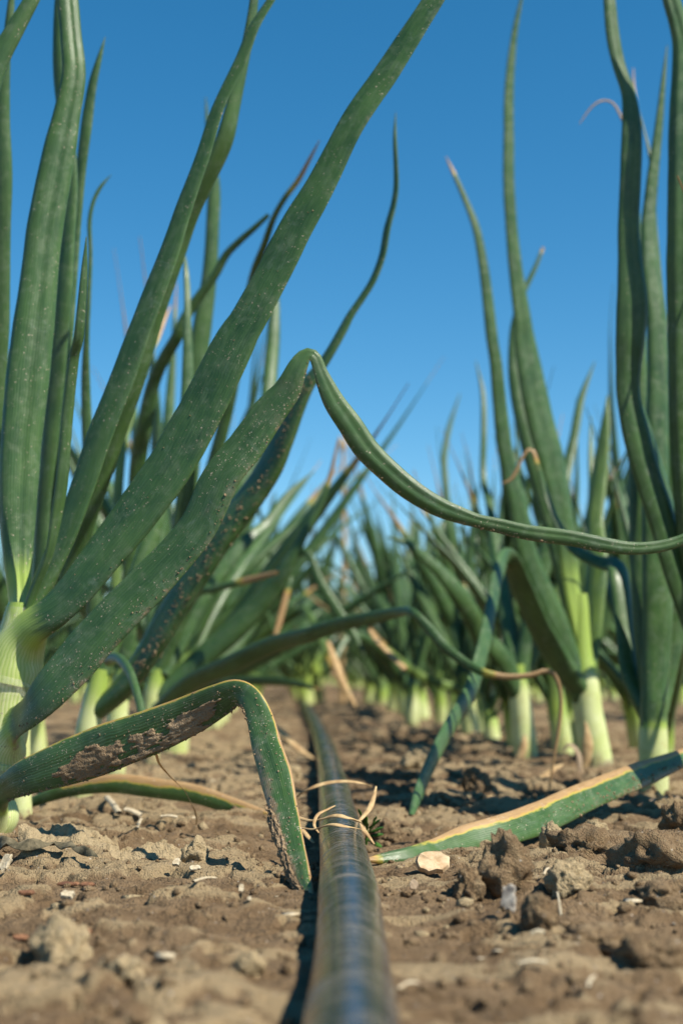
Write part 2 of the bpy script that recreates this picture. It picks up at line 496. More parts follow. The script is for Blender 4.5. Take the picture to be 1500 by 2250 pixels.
class Blade:
    """a tapering hollow onion leaf (or neck, or twig) as a tube round a spine"""
    def __init__(self, P, W, n=70, m=20, thick=0.4, face=(0, -1, 0.1), roll=0.0, transport=False, wob=0.025, seed=0,
                 crease=0.0, round_base=0.12, round_tip=0.12, groove=0.0, comp=False, crease_c=0.0):
        A = np.column_stack([P, W])
        S, u = spline(A, n)
        self.n, self.m = n, m
        self.S, self.u = S[:, :3], u
        rng = np.random.RandomState(seed + 3)
        t = np.linspace(0, 1, n); self.t = t
        ph = rng.rand(6) * 10
        wv = sum(np.sin(t * k * 6.28 * (u[-1] / 0.3) + ph[i]) / (1 + i) for i, k in enumerate((2.3, 5.1, 9.7, 17.0)))
        a = np.maximum(S[:, 3], 0.00012) * 0.5 * (1 + wob * wv)
        T = nrmz(np.gradient(self.S, axis=0))
        f = np.array(face, float)
        N = np.zeros_like(T)
        if transport:
            v = f
            for i in range(n):
                v = v - T[i] * np.dot(v, T[i]); v = v / max(np.linalg.norm(v), 1e-9); N[i] = v
        else:
            if f.ndim == 1: f = np.tile(f, (n, 1))
            N = nrmz(f - T * np.sum(f * T, axis=1, keepdims=True))
        B = np.cross(T, N)
        r = np.interp(t, np.linspace(0, 1, len(roll)), roll) if isinstance(roll, (list, tuple)) else np.full(n, roll)
        c, s = np.cos(r)[:, None], np.sin(r)[:, None]
        N, B = N * c + B * s, B * c - N * s
        self.T, self.N, self.B, self.a = T, N, B, a
        th = np.interp(t, np.linspace(0, 1, len(thick)), thick) if isinstance(thick, (list, tuple)) else np.full(n, thick)
        if isinstance(round_base, tuple): th = th + (0.96 - th) * (1 - smooth(round_base[0], round_base[1], t))
        elif round_base: th = th + (0.85 - th) * (1 - smooth(0, round_base, t))
        if round_tip: th = th + (0.9 - th) * smooth(1 - round_tip, 1, t)
        if comp:
            k = 1.0 / np.sqrt(np.cos(r) ** 2 + (th * np.sin(r)) ** 2)
            a = a * k; self.a = a
        self.b = a * th
        self.crease, self.groove, self.ph, self.cc = crease, groove, ph, crease_c
    def at(self, i, th, off=0.0):
        """surface points at sample indices i (float) and angles th; off metres outwards"""
        k = np.clip(np.asarray(i, float), 0, self.n - 1); k0 = np.floor(k).astype(int); k1 = np.minimum(k0 + 1, self.n - 1)
        f = (k - k0)
        L = lambda X: X[k0] * ((1 - f) if X.ndim == 1 else (1 - f)[..., None]) + X[k1] * (f if X.ndim == 1 else f[..., None])
        S, N, B, a, b = L(self.S), L(self.N), L(self.B), L(self.a), L(self.b)
        c, s = np.cos(th), np.sin(th)
        pinch = 1 - self.crease * np.exp(-((c - self.cc) / 0.24) ** 2) * (s > 0)
        g = 1 + self.groove * np.cos(th * 7 + self.ph[0]) * np.abs(s) + 0.5 * self.groove * np.cos(th * 13 + self.ph[1])
        nn = nrmz(N * (s * np.maximum(a, 1e-6))[..., None] + B * (c * np.maximum(b, 1e-6))[..., None])
        return S + B * (a * c * g)[..., None] + N * (b * s * pinch * g)[..., None] + nn * off[..., None] if np.ndim(off) else \
            S + B * (a * c * g)[..., None] + N * (b * s * pinch * g)[..., None] + nn * off
    def mesh(self, name, mat, origin, pale=None, dry=None, dirt=None, cap_base=False):
        n, m = self.n, self.m
        thv = -math.pi / 2 + np.arange(m + 1) * 2 * math.pi / m
        I, TH = np.meshgrid(np.arange(n), thv, indexing='ij')
        P = self.at(I.ravel(), TH.ravel())
        uv = np.stack([np.tile(np.linspace(0, 1, m + 1), n), np.repeat(self.u * 10, m + 1)], 1)
        t = np.repeat(self.t, m + 1); ct = np.cos(TH.ravel()); st = np.sin(TH.ravel())
        z = np.zeros(len(t))
        mask = np.stack([np.clip(f(t, ct, st) if f else z, 0, 1) for f in (pale, dry, dirt)], 1)
        idx = np.arange(n * (m + 1)).reshape(n, m + 1)
        F = np.stack([idx[:-1, :-1].ravel(), idx[:-1, 1:].ravel(), idx[1:, 1:].ravel(), idx[1:, :-1].ravel()], 1)
        return mesh_np(name, P - np.asarray(origin)[None, :], F, mat, uv, mask)

def pale_base(t0, t1):
    return lambda t, c, s: 1 - smooth(t0, t1, t)
def dry_tip(t0, amt=1.0, t1=None):
    return lambda t, c, s: amt * smooth(t0, t1 or min(t0 + 0.14, 1.0), t)
def fmax(*fs):
    return lambda t, c, s: np.max([f(t, c, s) for f in fs], axis=0)
def margin(side, c0, amt, ta=0.0, tb=1.0, fade=0.08):
    """drying that starts at one edge of the blade; side +1/-1"""
    return lambda t, c, s: amt * smooth(c0, 1.0, side * c) * smooth(ta - fade, ta + fade, t) * (1 - smooth(tb - fade, tb + fade, t))
def const(v):
    return lambda t, c, s: np.full_like(t, v)
def edge_dirt(side, amt, base=0.2):
    return lambda t, c, s: base + amt * smooth(0.3, 0.95, side * c)

def crumbs(blade, origin, parent, count, seed, tfun=None, cmin=-1, cmax=1, size=(0.0002, 0.0007), name='soil_crumbs'):
    """grains of soil stuck to the camera side and edges of a blade"""
    rng = np.random.RandomState(seed)
    Vs, Fs, k = [], [], 0
    ico_v, ico_f = ICO
    for _ in range(count):
        t = tfun(rng) if tfun else rng.rand()
        c = cmin + (cmax - cmin) * rng.rand(); th = math.acos(max(-1, min(1, c))) * (1 if rng.rand() < 0.9 else -1)
        p = blade.at(np.array([t * (blade.n - 1)]), np.array([th]), 0.0)[0]
        r = size[0] + (size[1] - size[0]) * rng.rand() ** 2.5
        v = ico_v * r * (0.6 + 0.8 * rng.rand(len(ico_v), 1)) * (0.6 + rng.rand(1, 3))
        Vs.append(v + p - origin); Fs.append(ico_f + k); k += len(v)
    o = link(bpy.data.objects.new(name, mesh_np(name, np.vstack(Vs), np.vstack(Fs), M_MUD)), parent)
    o['kind'] = 'stuff'
    return o

def ico(sub):
    bm = bmesh.new(); bmesh.ops.create_icosphere(bm, subdivisions=sub, radius=1.0)
    v = np.array([x.co[:] for x in bm.verts]); f = np.array([[q.index for q in p.verts] for p in bm.faces])
    bm.free(); return v, f
ICO = ico(1)
ICO4 = ico(4)
ICO2 = ico(2)

def crust(blade, origin, parent, t0, t1, th0, th1, amp, seed, thresh=0.0, name='mud_crust'):
    """a patch of dried mud caked on a blade, with its own ragged thickness"""
    nu, nv = 150, 44
    I, TH = np.meshgrid(np.linspace(t0, t1, nu) * (blade.n - 1), np.linspace(th0, th1, nv), indexing='ij')
    U, Wv = np.meshgrid(np.linspace(0, 1, nu), np.linspace(0, 1, nv), indexing='ij')
    e = np.minimum(smooth(0, 0.22, U), 1 - smooth(0.80, 1, U)) * np.minimum(smooth(0, 0.25, Wv), 1 - smooth(0.78, 1, Wv))
    f = fbm(U * 7, Wv * 3.5, 4, seed, 0.6) + 0.5 * fbm(U * 30, Wv * 12, 3, seed + 5) + 1.1 * (e - 0.55) - thresh
    h = smooth(0.0, 0.35, f) * (0.45 + 0.55 * vnoise(U * 22, Wv * 9, seed + 9)) + 0.25 * smooth(0, 0.3, f) * fbm(U * 55, Wv * 22, 3, seed + 2)
    off = np.where(f > 0, 0.00008 + amp * np.clip(h, 0.02, 2), -0.0006)
    P = blade.at(I.ravel(), TH.ravel(), off.ravel())
    idx = np.arange(nu * nv).reshape(nu, nv)
    F = np.stack([idx[:-1, :-1].ravel(), idx[:-1, 1:].ravel(), idx[1:, 1:].ravel(), idx[1:, :-1].ravel()], 1)
    keep = (f > -0.06).ravel()
    F = F[keep[F].all(1)]
    return link(bpy.data.objects.new(name, mesh_np(name, P - origin, F, M_MUD)), parent)

# ------------------------------------------------------------------ onion plants digitised from the photograph
_seed = [0]
def traced(root, pts, Y, name='leaf', mat=None, pale=None, dry=None, dirt=None, n=None, m=22, label=None, **kw):
    """a leaf seen in the photo: pts = (px, py, width px) from base to tip, Y = distances (cm) spread along it"""
    _seed[0] += 1
    k = len(pts)
    Ys = np.interp(np.linspace(0, 1, k), np.linspace(0, 1, len(Y)), Y) / 100.0
    Ys = np.array([p[3] / 100.0 if len(p) > 3 else y for p, y in zip(pts, Ys)])
    P = np.array([at(p[0], p[1], y) for p, y in zip(pts, Ys)])
    W = np.array([p[2] * y / FPX for p, y in zip(pts, Ys)])
    ln = np.sum(np.linalg.norm(np.diff(P, axis=0), axis=1))
    n = n or int(np.clip(ln / 0.0030, 30, 170))
    b = Blade(P, W, n=n, m=m, seed=_seed[0], comp=True, **kw)
    org = np.array(root.location)
    o = link(bpy.data.objects.new(name, b.mesh(name, mat or M_LEAF, org, pale, dry, dirt)), root)
    if label: o['label'] = label
    return o, b

def plant_root(px, Y, label, group='onion plants in the two near rows'):
    """Empty on the soil below photo column px at distance Y cm"""
    Y /= 100.0
    x = (px - 750.0) / FPX * Y
    e = empty('onion_plant', (x, Y, H(x, Y)))
    bpy.context.view_layer.update()
    return tag(e, label, 'onion', group)

def NECK_DIRT(t, c, s):
    return 0.15 + 0.85 * (1 - smooth(0.05, 0.36, t))

# --- P1: the sharp plant at the left edge
p1 = plant_root(-10, 49.0, 'large sharp onion plant at the left edge, thick leaves fanning across the picture')
traced(p1, [(-14, 1880, 46), (-14, 1850, 52), (-8, 1822, 72), (-4, 1795, 92), (-14, 1765, 88), (-18, 1735, 100), (-10, 1680, 108),
            (4, 1610, 116), (18, 1530, 120), (34, 1450, 112), (46, 1390, 92), (52, 1345, 76), (54, 1325, 66)], (49,), 'neck', thick=0.95,
       pale=lambda t, c, s: 0.78 - 0.25 * smooth(0.80, 1.0, t), dirt=lambda t, c, s: 0.25 + 0.6 * (1 - smooth(0.0, 0.14, t)), round_base=0, round_tip=0, wob=0.01, m=40, n=80)
# thin papery sheath rims
for pts, Yv in (([(40, 1425, 104), (47, 1385, 96), (53, 1350, 84), (55, 1336, 82)], 49), ([(17, 1522, 130), (21, 1500, 136), (25, 1485, 134)], 49),
                ([(-18, 1715, 112), (-14, 1680, 120), (-8, 1662, 120)], 49)):
    o, b = traced(p1, pts, (Yv,), 'sheath_membrane', mat=M_MEMBRANE, thick=1.0, round_base=0, round_tip=0, wob=0.03, n=14, m=36)
T_pts = [(47, 1400, 60), (46, 1335, 50), (41, 1250, 58), (41, 1150, 74), (46, 1000, 88), (60, 850, 90), (71, 750, 88), (84, 640, 82), (100, 500, 78),
         (128, 350, 75), (148, 250, 62), (163, 165, 52), (157, 80, 47), (150, 0, 46), (140, -120, 40), (150, -250, 28), (170, -380, 3)]
traced(p1, T_pts, (49.2, 50.2, 50.5, 51), thick=0.45, roll=0.25, pale=lambda t, c, s: 0.75 * (1 - smooth(0.02, 0.13, t)), dirt=const(0.22), m=40,
       crease=0.30, crease_c=0.1, groove=0.028)
traced(p1, [(60, 1360, 30), (68, 1320, 18), (88, 1270, 15), (108, 1220, 17), (127, 1120, 25), (137, 1050, 27), (150, 900, 25), (164, 780, 23),
            (172, 750, 22), (178, 690, 20), (185, 600, 15), (190, 520, 2)], (48.6, 48.2, 47.9, 47.2, 46.8), thick=0.6, roll=0.3, dirt=const(0.2), m=24, crease=0.15)
L0, bL0 = traced(p1, [(62, 1380, 50), (80, 1322, 48), (105, 1260, 56), (140, 1180, 62), (180, 1075, 64), (222, 950, 66), (266, 840, 66), (298, 750, 60), (332, 660, 56),
            (372, 555, 50), (405, 455, 44), (445, 345, 38), (480, 235, 33), (530, 130, 33), (558, 60, 28), (595, 0, 22), (640, -70, 16), (700, -150, 8), (740, -200, 2)],
       (48.8, 48.8, 49, 49.5, 50), thick=0.22, roll=-0.50, pale=lambda t, c, s: 0.35 * (1 - smooth(0.0, 0.06, t)), dirt=const(0.22), m=28, crease=0.06)
L1, bL1 = traced(p1, [(21, 1502, 132, 49), (29, 1470, 130, 49), (40, 1432, 118, 48.9), (60, 1398, 98, 48.6), (82, 1371, 87, 48.1), (114, 1346, 88, 47.7), (162, 1300, 94), (222, 1225, 102), (282, 1150, 110), (330, 1085, 115), (376, 1020, 117),
            (450, 885, 108), (516, 750, 100), (546, 700, 93), (600, 600, 88), (650, 500, 87), (705, 405, 76), (766, 284, 66), (805, 222, 66), (842, 170, 64),
            (900, 80, 58), (951, 0, 54), (1010, -100, 46), (1070, -220, 34), (1110, -330, 18), (1130, -400, 3)],
       (49.0, 47.6, 47.0, 46.6, 46.4, 46.5, 47), thick=0.17, round_base=(0.03, 0.12), groove=0.006, roll=-0.42, pale=lambda t, c, s: 0.70 * (1 - smooth(0.045, 0.110, t)), dirt=lambda t, c, s: 0.22 + 0.3 * smooth(0.3, 0.9, c), m=36,
       label='broad straight leaf rising steeply to the upper right')
L2, bL2 = traced(p1, [(-10, 1690, 116, 49), (-4, 1660, 118, 49), (8, 1628, 106, 48.7), (24, 1600, 82, 48.2), (40, 1584, 70, 47.7), (70, 1557, 80), (110, 1515, 97), (160, 1460, 106), (207, 1405, 108), (270, 1338, 106), (338, 1270, 103), (395, 1208, 94),
            (440, 1148, 88), (487, 1047, 90), (540, 980, 86), (590, 908, 80), (627, 863, 66), (640, 838, 56), (653, 808, 46), (666, 786, 36), (680, 778, 30), (693, 787, 28), (702, 812, 31), (714, 842, 40), (735, 885, 50),
            (770, 935, 56), (803, 985, 56), (845, 1028, 52), (900, 1075, 47), (960, 1112, 42), (1010, 1132, 36), (1050, 1145, 30), (1095, 1155, 31),
            (1160, 1170, 33), (1250, 1182, 34), (1325, 1197, 33), (1390, 1205, 29), (1450, 1200, 27), (1500, 1185, 25), (1570, 1150, 20), (1640, 1110, 12), (1690, 1085, 3)],
       (48.8, 46.6, 45.8, 45.4, 45.4, 45.6, 46, 46.5), thick=[0.17, 0.15, 0.15, 0.15, 0.26, 0.55, 0.42, 0.45, 0.6], round_base=(0.02, 0.07), groove=0.006, roll=[-0.42, -0.42, -0.40, -0.35, 0.0, 0.2, 0.3, 0.2, 0.1],
       pale=lambda t, c, s: 1.0 * (1 - smooth(0.032, 0.075, t)) + 0.16 * smooth(0.62, 0.85, t) * smooth(-0.2, 0.9, c), dirt=lambda t, c, s: 0.45 + 0.40 * smooth(0.4, 0.95, c), m=36, n=240, crease=0.22, crease_c=-0.2,
       label='leaf folded over at its top, its thin end sweeping right in a long curve')
org1 = np.array(p1.location)
crumbs(bL2, org1, L2, 240, 5, lambda r: 0.04 + 0.40 * r.rand(), 0.45, 1.0, (0.00006, 0.00032))
crumbs(bL2, org1, L2, 120, 6, lambda r: 0.45 + 0.40 * r.rand(), 0.7, 1.0, (0.0001, 0.00035))
crumbs(bL1, org1, L1, 70, 8, lambda r: 0.1 + 0.5 * r.rand(), -1.0, 1.0, (0.00008, 0.00025))
L3, bL3 = traced(p1, [(-22, 1800, 84), (-6, 1758, 60), (12, 1732, 60), (50, 1710, 76), (110, 1688, 92), (190, 1660, 106), (265, 1632, 108), (340, 1605, 100), (420, 1570, 86), (478, 1540, 72),
            (518, 1522, 56), (549, 1535, 50), (571, 1580, 58), (586, 1640, 66), (606, 1705, 70), (624, 1780, 62), (646, 1870, 52), (665, 1930, 42), (686, 1975, 14)],
       (48.6, 46.3, 44.8, 43.6, 42.6, 40, 36.0), thick=[0.4, 0.26, 0.22, 0.22, 0.35, 0.24, 0.26], roll=[-0.2, -0.1, 0.0, 0.2, 0.25, 0.2, 0.2],
       pale=lambda t, c, s: 1.0 * (1 - smooth(0.01, 0.07, t)) + 0.12, dry=fmax(margin(-1, 0.80, 0.42, 0.08, 0.97), margin(-1, 0.84, 0.9, 0.62, 1.0), dry_tip(0.96, 0.9)),
       dirt=lambda t, c, s: 0.5 + 0.5 * smooth(0.55, 0.75, t) * smooth(-0.5, 0.6, c), m=40, n=190, crease=0.12, label='low leaf with yellow edge and caked mud, bent over so its tip touches the soil')
crust(bL3, org1, L3, 0.20, 0.545, 0.15, 1.95, 0.0007, 3)
crust(bL3, org1, L3, 0.75, 0.985, -0.1, 1.15, 0.0014, 14, -0.15)
crumbs(bL3, org1, L3, 320, 15, lambda r: 0.05 + 0.92 * r.rand(), -1.0, 1.0, (0.00008, 0.00030))
crumbs(bL3, org1, L3, 300, 16, lambda r: 0.1 + 0.5 * r.rand(), 0.85, 1.0, (0.0001, 0.0005))
o, b = traced(p1, [(-60, 420, 40), (-28, 220, 46), (0, 128, 46), (32, 68, 40), (70, 0, 34), (120, -90, 24), (180, -180, 4)], (47,), thick=0.45, roll=0.2, dirt=const(0.2))

# --- P2: second plant of the left row, right behind P1
p2 = plant_root(40, 57.0, 'onion plant hidden behind the large front plant, tall upright leaves at the left edge')
traced(p2, [(46, 1845, 44), (46, 1790, 48), (43, 1700, 50), (42, 1560, 50), (48, 1400, 46), (58, 1330, 42)], (57,), 'neck', thick=0.95, dirt=NECK_DIRT, pale=lambda t, c, s: 1 - 0.5 * smooth(0.75, 1, t), round_base=0, round_tip=0, m=28)
traced(p2, [(84, 1370, 40), (90, 1230, 36), (96, 1100, 38), (107, 1000, 42), (120, 850, 48), (128, 750, 50), (137, 660, 48), (150, 500, 38), (157, 420, 34), (150, 300, 34), (132, 180, 30), (128, 60, 24), (132, -60, 14), (140, -160, 2)], (57, 56, 56), thick=0.5, roll=-0.5)
traced(p2, [(100, 1370, 36), (112, 1200, 34), (128, 1000, 32), (145, 780, 30), (158, 620, 26), (168, 500, 24), (178, 380, 25), (190, 280, 27), (203, 190, 22), (218, 130, 13), (232, 80, 1)], (57, 58, 58), thick=0.5, roll=-0.3)
traced(p2, [(110, 1380, 40), (150, 1270, 34), (180, 1190, 30), (206, 1110, 32), (236, 1020, 36), (266, 930, 36), (300, 840, 34), (345, 690, 32), (395, 545, 32), (425, 460, 32), (458, 388, 35), (492, 312, 38), (512, 235, 32), (540, 110, 24), (556, 20, 21), (562, -60, 14), (570, -140, 2)], (57, 55, 53, 52), thick=0.55, roll=0.6)
traced(p2, [(40, 1775, 18), (100, 1752, 24), (165, 1733, 30), (250, 1722, 41), (350, 1733, 43), (430, 1745, 42), (500, 1767, 37), (560, 1783, 24), (598, 1789, 6)], (58.5, 57.5, 57, 56.5), thick=0.4, roll=0.25,
       dry=fmax(margin(-1, -0.10, 0.95, 0.22, 1.0), dry_tip(0.93, 0.6)), dirt=const(0.5), label='low leaf lying on the soil, tan along its upper edge')
traced(p2, [(60, 1380, 44), (20, 1150, 40), (-4, 900, 40), (4, 700, 38), (8, 520, 32), (12, 380, 32), (9, 250, 28), (14, 120, 22), (24, 20, 18), (30, -60, 6)], (57, 55, 54), thick=0.55, roll=0.1)

# --- P3: third plant of the left row (long shaded leaf with soil grains)
p3 = plant_root(175, 66.0, 'left row onion plant whose soil-spattered shaded leaf ends in a thin tip against sky')
traced(p3, [(178, 1790, 44), (182, 1700, 50), (195, 1600, 52), (212, 1520, 46), (222, 1470, 40)], (66,), 'neck', thick=0.95, dirt=NECK_DIRT, pale=lambda t, c, s: 0.9 - 0.45 * smooth(0.6, 1, t), round_base=0, round_tip=0)
K, bK = traced(p3, [(215, 1560, 44), (262, 1520, 50), (310, 1458, 60), (360, 1376, 70), (415, 1284, 75), (480, 1183, 75), (545, 1100, 72), (590, 1032, 66), (622, 960, 60), (665, 862, 46), (715, 790, 28),
            (750, 730, 24), (770, 692, 21), (795, 655, 19), (820, 614, 18), (840, 560, 17), (850, 503, 16), (864, 450, 14), (870, 400, 12), (867, 300, 9), (869, 245, 1)],
       (66, 64, 62, 62, 62), thick=0.4, roll=-0.9, dirt=lambda t, c, s: 0.2 + 0.2 * smooth(0.0, 0.9, c))
crumbs(bK, np.array(p3.location), K, 380, 25, lambda r: 0.08 + 0.5 * r.rand() ** 1.3, 0.2, 1.0, (0.00015, 0.0006))
traced(p3, [(225, 1480, 36), (320, 1215, 38), (360, 1080, 36), (384, 1000, 32), (410, 890, 30), (412, 690, 16), (410, 610, 13), (404, 545, 2)], (66, 68, 70), thick=0.55, roll=0.3)
traced(p3, [(205, 1500, 34), (206, 1280, 30), (200, 1150, 26), (194, 1000, 25), (189, 850, 21), (190, 750, 15), (195, 650, 12), (199, 560, 10), (197, 490, 10), (205, 445, 9), (222, 410, 8), (245, 384, 1)], (66, 64, 64), thick=0.6)
traced(p3, [(240, 1450, 30), (262, 1448, 22), (285, 1476, 20), (300, 1520, 19), (312, 1570, 18), (318, 1620, 14)], (64, 60, 58), thick=0.7, roll=0.2)

# --- P4: fourth plant of the left row
p4 = plant_root(255, 79.0, 'left row onion plant with one thick upright leaf and an arching yellow-tipped leaf')
traced(p4, [(252, 1730, 44), (255, 1640, 48), (262, 1540, 46), (278, 1460, 40)], (79,), 'neck', thick=0.95, dirt=NECK_DIRT, pale=lambda t, c, s: 0.9 - 0.45 * smooth(0.6, 1, t), round_base=0, round_tip=0, m=16)
traced(p4, [(270, 1530, 38), (330, 1420, 38), (380, 1280, 40), (402, 1150, 44), (415, 1040, 46), (425, 920, 46), (434, 800, 45), (447, 700, 40), (461, 600, 33), (468, 480, 31), (470, 400, 27), (458, 300, 14), (452, 214, 2)], (79, 77, 76), thick=0.6, roll=0.3)
traced(p4, [(275, 1500, 38), (288, 1250, 36), (297, 1100, 36), (306, 1000, 36), (316, 945, 33), (335, 850, 30), (360, 790, 27), (388, 742, 27), (412, 690, 24), (442, 645, 21), (474, 602, 19), (497, 560, 17), (526, 530, 15), (560, 500, 13), (590, 472, 9)], (79, 74, 72), thick=0.5, roll=0.2)
traced(p4, [(300, 1480, 30), (420, 1180, 32), (500, 900, 28), (545, 660, 20), (560, 592, 18), (580, 540, 16), (600, 482, 14), (625, 436, 13), (655, 396, 12), (682, 346, 8), (702, 308, 2)], (79, 74, 70, 68), thick=0.6, dry=dry_tip(0.86, 0.9))
traced(p4, [(310, 1470, 36), (480, 1180, 36), (560, 1000, 34), (585, 900, 32), (596, 800, 32), (602, 720, 28), (604, 640, 18), (600, 560, 3)], (79, 84, 86), thick=0.6, roll=0.3)
traced(p4, [(250, 1480, 24), (262, 1050, 22), (290, 900, 20), (318, 800, 17), (345, 745, 13), (362, 700, 10), (376, 672, 3)], (79, 82, 84), thick=0.6, dry=dry_tip(0.80, 0.7), pale=const(0.25))

# --- P5: the drooping leaf that crosses the row
p5 = plant_root(330, 92.0, 'left row onion plant whose drooping leaf crosses the row to a dry tan tip')
traced(p5, [(330, 1680, 36), (332, 1600, 42), (338, 1520, 40), (350, 1470, 34)], (92,), 'neck', thick=0.95, dirt=NECK_DIRT, pale=lambda t, c, s: 0.9 - 0.45 * smooth(0.6, 1, t), round_base=0, round_tip=0, m=16)
traced(p5, [(345, 1560, 30), (420, 1500, 40), (500, 1463, 42), (600, 1416, 37), (675, 1395, 34), (750, 1371, 32), (825, 1356, 28), (876, 1345, 22), (905, 1345, 18), (940, 1380, 21), (975, 1420, 21), (1020, 1455, 20),
            (1060, 1477, 18), (1110, 1487, 14), (1165, 1484, 12), (1200, 1474, 11), (1220, 1488, 10), (1231, 1530, 8), (1228, 1590, 8), (1214, 1675, 6), (1204, 1742, 4)],
       (90, 80, 72, 70, 70, 70), thick=0.55, roll=0.35, dry=dry_tip(0.74, 0.85, 0.80), label='leaf bent twice, ending in a dry tan tip that hangs to the soil')
traced(p5, [(350, 1530, 36), (450, 1440, 50), (525, 1374, 52), (590, 1304, 47), (630, 1245, 36), (662, 1185, 22), (700, 1112, 16), (724, 1050, 11), (738, 990, 6), (742, 965, 2)], (92, 90, 90), thick=0.45, roll=-0.3, dry=dry_tip(0.80, 0.75))
traced(p5, [(340, 1500, 34), (420, 1320, 22), (470, 1294, 18), (525, 1280, 16), (570, 1268, 13), (610, 1258, 8)], (92, 88), thick=0.6, dry=dry_tip(0.70, 0.6))
traced(p5, [(360, 1480, 34), (460, 1290, 34), (540, 1190, 30), (585, 1150, 24), (632, 1088, 16), (690, 1036, 3)], (92, 98), thick=0.5)
traced(p5, [(330, 1480, 32), (340, 1250, 34), (360, 1050, 32), (372, 900, 24), (380, 780, 14), (388, 620, 2)], (92, 96), thick=0.55, dry=dry_tip(0.85, 0.7))

# --- right row, nearest plant: base outside the frame on the right
r0 = plant_root(1590, 64.0, 'frontmost onion plant at the right edge, broad upright leaves leaving the picture top')
traced(r0, [(1590, 1760, 60), (1586, 1660, 66), (1578, 1560, 64), (1570, 1480, 56)], (64,), 'neck', thick=0.95, dirt=NECK_DIRT, pale=lambda t, c, s: 0.9 - 0.45 * smooth(0.6, 1, t), round_base=0, round_tip=0, m=20)
traced(r0, [(1572, 1530, 50), (1540, 1420, 54), (1508, 1325, 58), (1478, 1225, 64), (1448, 1125, 66), (1420, 1040, 66), (1396, 950, 64), (1380, 870, 58), (1380, 800, 60), (1384, 740, 68), (1388, 660, 70),
            (1384, 590, 60), (1380, 500, 51), (1384, 400, 51), (1387, 300, 51), (1385, 245, 42), (1378, 200, 34), (1358, 140, 32), (1345, 75, 32), (1338, 0, 30), (1330, -90, 26), (1335, -200, 3)],
       (64, 63, 62, 62), thick=0.40, roll=0.2, m=32, groove=0.035, crease=0.22, crease_c=0.15)
traced(r0, [(1590, 1500, 60), (1530, 1250, 64), (1512, 1050, 74), (1505, 850, 80), (1503, 650, 82), (1502, 450, 76), (1502, 250, 70), (1502, 120, 56), (1490, 55, 46), (1474, 0, 42), (1450, -90, 30), (1430, -180, 4)],
       (64, 61, 60), thick=0.45, roll=0.1, m=32, groove=0.045, crease=0.25, crease_c=-0.2)
traced(r0, [(1560, 1500, 50), (1500, 1300, 56), (1470, 1180, 60), (1440, 1060, 56), (1420, 980, 46), (1400, 900, 30), (1380, 850, 10)], (66, 65, 64), thick=0.5, roll=0.4)
X, bX = traced(r0, [(1600, 1640, 30), (1560, 1642, 32), (1500, 1665, 38), (1420, 1697, 52), (1350, 1724, 58), (1275, 1755, 64), (1200, 1791, 70), (1125, 1818, 67), (1030, 1842, 58), (960, 1866, 47),
            (900, 1881, 40), (850, 1887, 29), (806, 1889, 8)], (64, 58, 52, 48, 45.5, 44.6), thick=0.3, roll=[0.2, 0.2, 0.25, 0.3, 0.2], dry=fmax(margin(1, 0.12, 1.0, 0.12, 0.9), dry_tip(0.97, 0.6)),
       dirt=lambda t, c, s: 0.35 + 0.65 * smooth(0.0, 0.8, -c) * (1 - smooth(0.4, 0.75, t)), m=36, crease=0.08, label='long leaf lying across the soil, upper edge dried tan brown')
org = np.array(r0.location)
crumbs(bX, org, X, 260, 35, lambda r: 0.1 + 0.6 * r.rand() ** 0.8, -1.0, 0.0, (0.0001, 0.0005))

# --- R3 the plant with neck at x 1432
r3 = plant_root(1435, 69.0, 'right row onion plant with short bright neck behind the leaf lying on the soil')
traced(r3, [(1438, 1775, 58), (1436, 1720, 60), (1434, 1650, 62), (1434, 1590, 60), (1436, 1540, 58)], (69,), 'neck', thick=0.95, dirt=NECK_DIRT, pale=lambda t, c, s: 1 - 0.85 * smooth(0.66, 0.86, t), round_base=0, round_tip=0, m=28)
traced(r3, [(1434, 1600, 58), (1436, 1540, 60), (1440, 1450, 66), (1444, 1350, 70), (1442, 1250, 68), (1438, 1150, 60), (1440, 1000, 56), (1444, 850, 50), (1440, 700, 46), (1428, 600, 40), (1424, 500, 34), (1432, 400, 28), (1446, 280, 20), (1456, 180, 12), (1464, 100, 2)],
       (69, 69, 70, 71), thick=0.45, roll=0.2, m=26, groove=0.03, crease=0.15)
traced(r3, [(1425, 1570, 50), (1385, 1480, 48), (1372, 1380, 46), (1360, 1280, 48), (1350, 1245, 44), (1315, 1235, 30), (1280, 1220, 28), (1250, 1196, 25), (1230, 1162, 19), (1214, 1130, 17), (1196, 1078, 15), (1181, 1025, 12), (1168, 987, 9), (1150, 1000, 7), (1125, 1050, 8), (1103, 1062, 3)],
       (70, 74, 76, 76), thick=0.5, roll=0.4, dry=dry_tip(0.76, 0.85, 0.92))
traced(r3, [(1440, 1560, 50), (1462, 1300, 50), (1478, 1050, 50), (1470, 850, 44), (1450, 700, 30), (1438, 520, 14), (1434, 420, 10), (1428, 350, 9), (1414, 285, 5), (1400, 240, 6), (1392, 195, 6), (1390, 150, 2)], (70, 74, 76), thick=0.6, dry=dry_tip(0.9, 1.0))
traced(r3, [(1430, 1560, 44), (1408, 1300, 46), (1402, 1000, 46), (1400, 700, 36), (1396, 500, 24), (1386, 340, 12), (1372, 280, 7), (1360, 250, 6), (1345, 226, 5), (1322, 221, 5), (1298, 236, 4), (1272, 272, 2)], (70, 72, 72), thick=0.6, dry=dry_tip(0.80, 1.0, 0.88))
traced(r3, [(1445, 1560, 46), (1490, 1350, 48), (1530, 1200, 40), (1580, 1100, 20), (1610, 1060, 3)], (70, 72), thick=0.5)

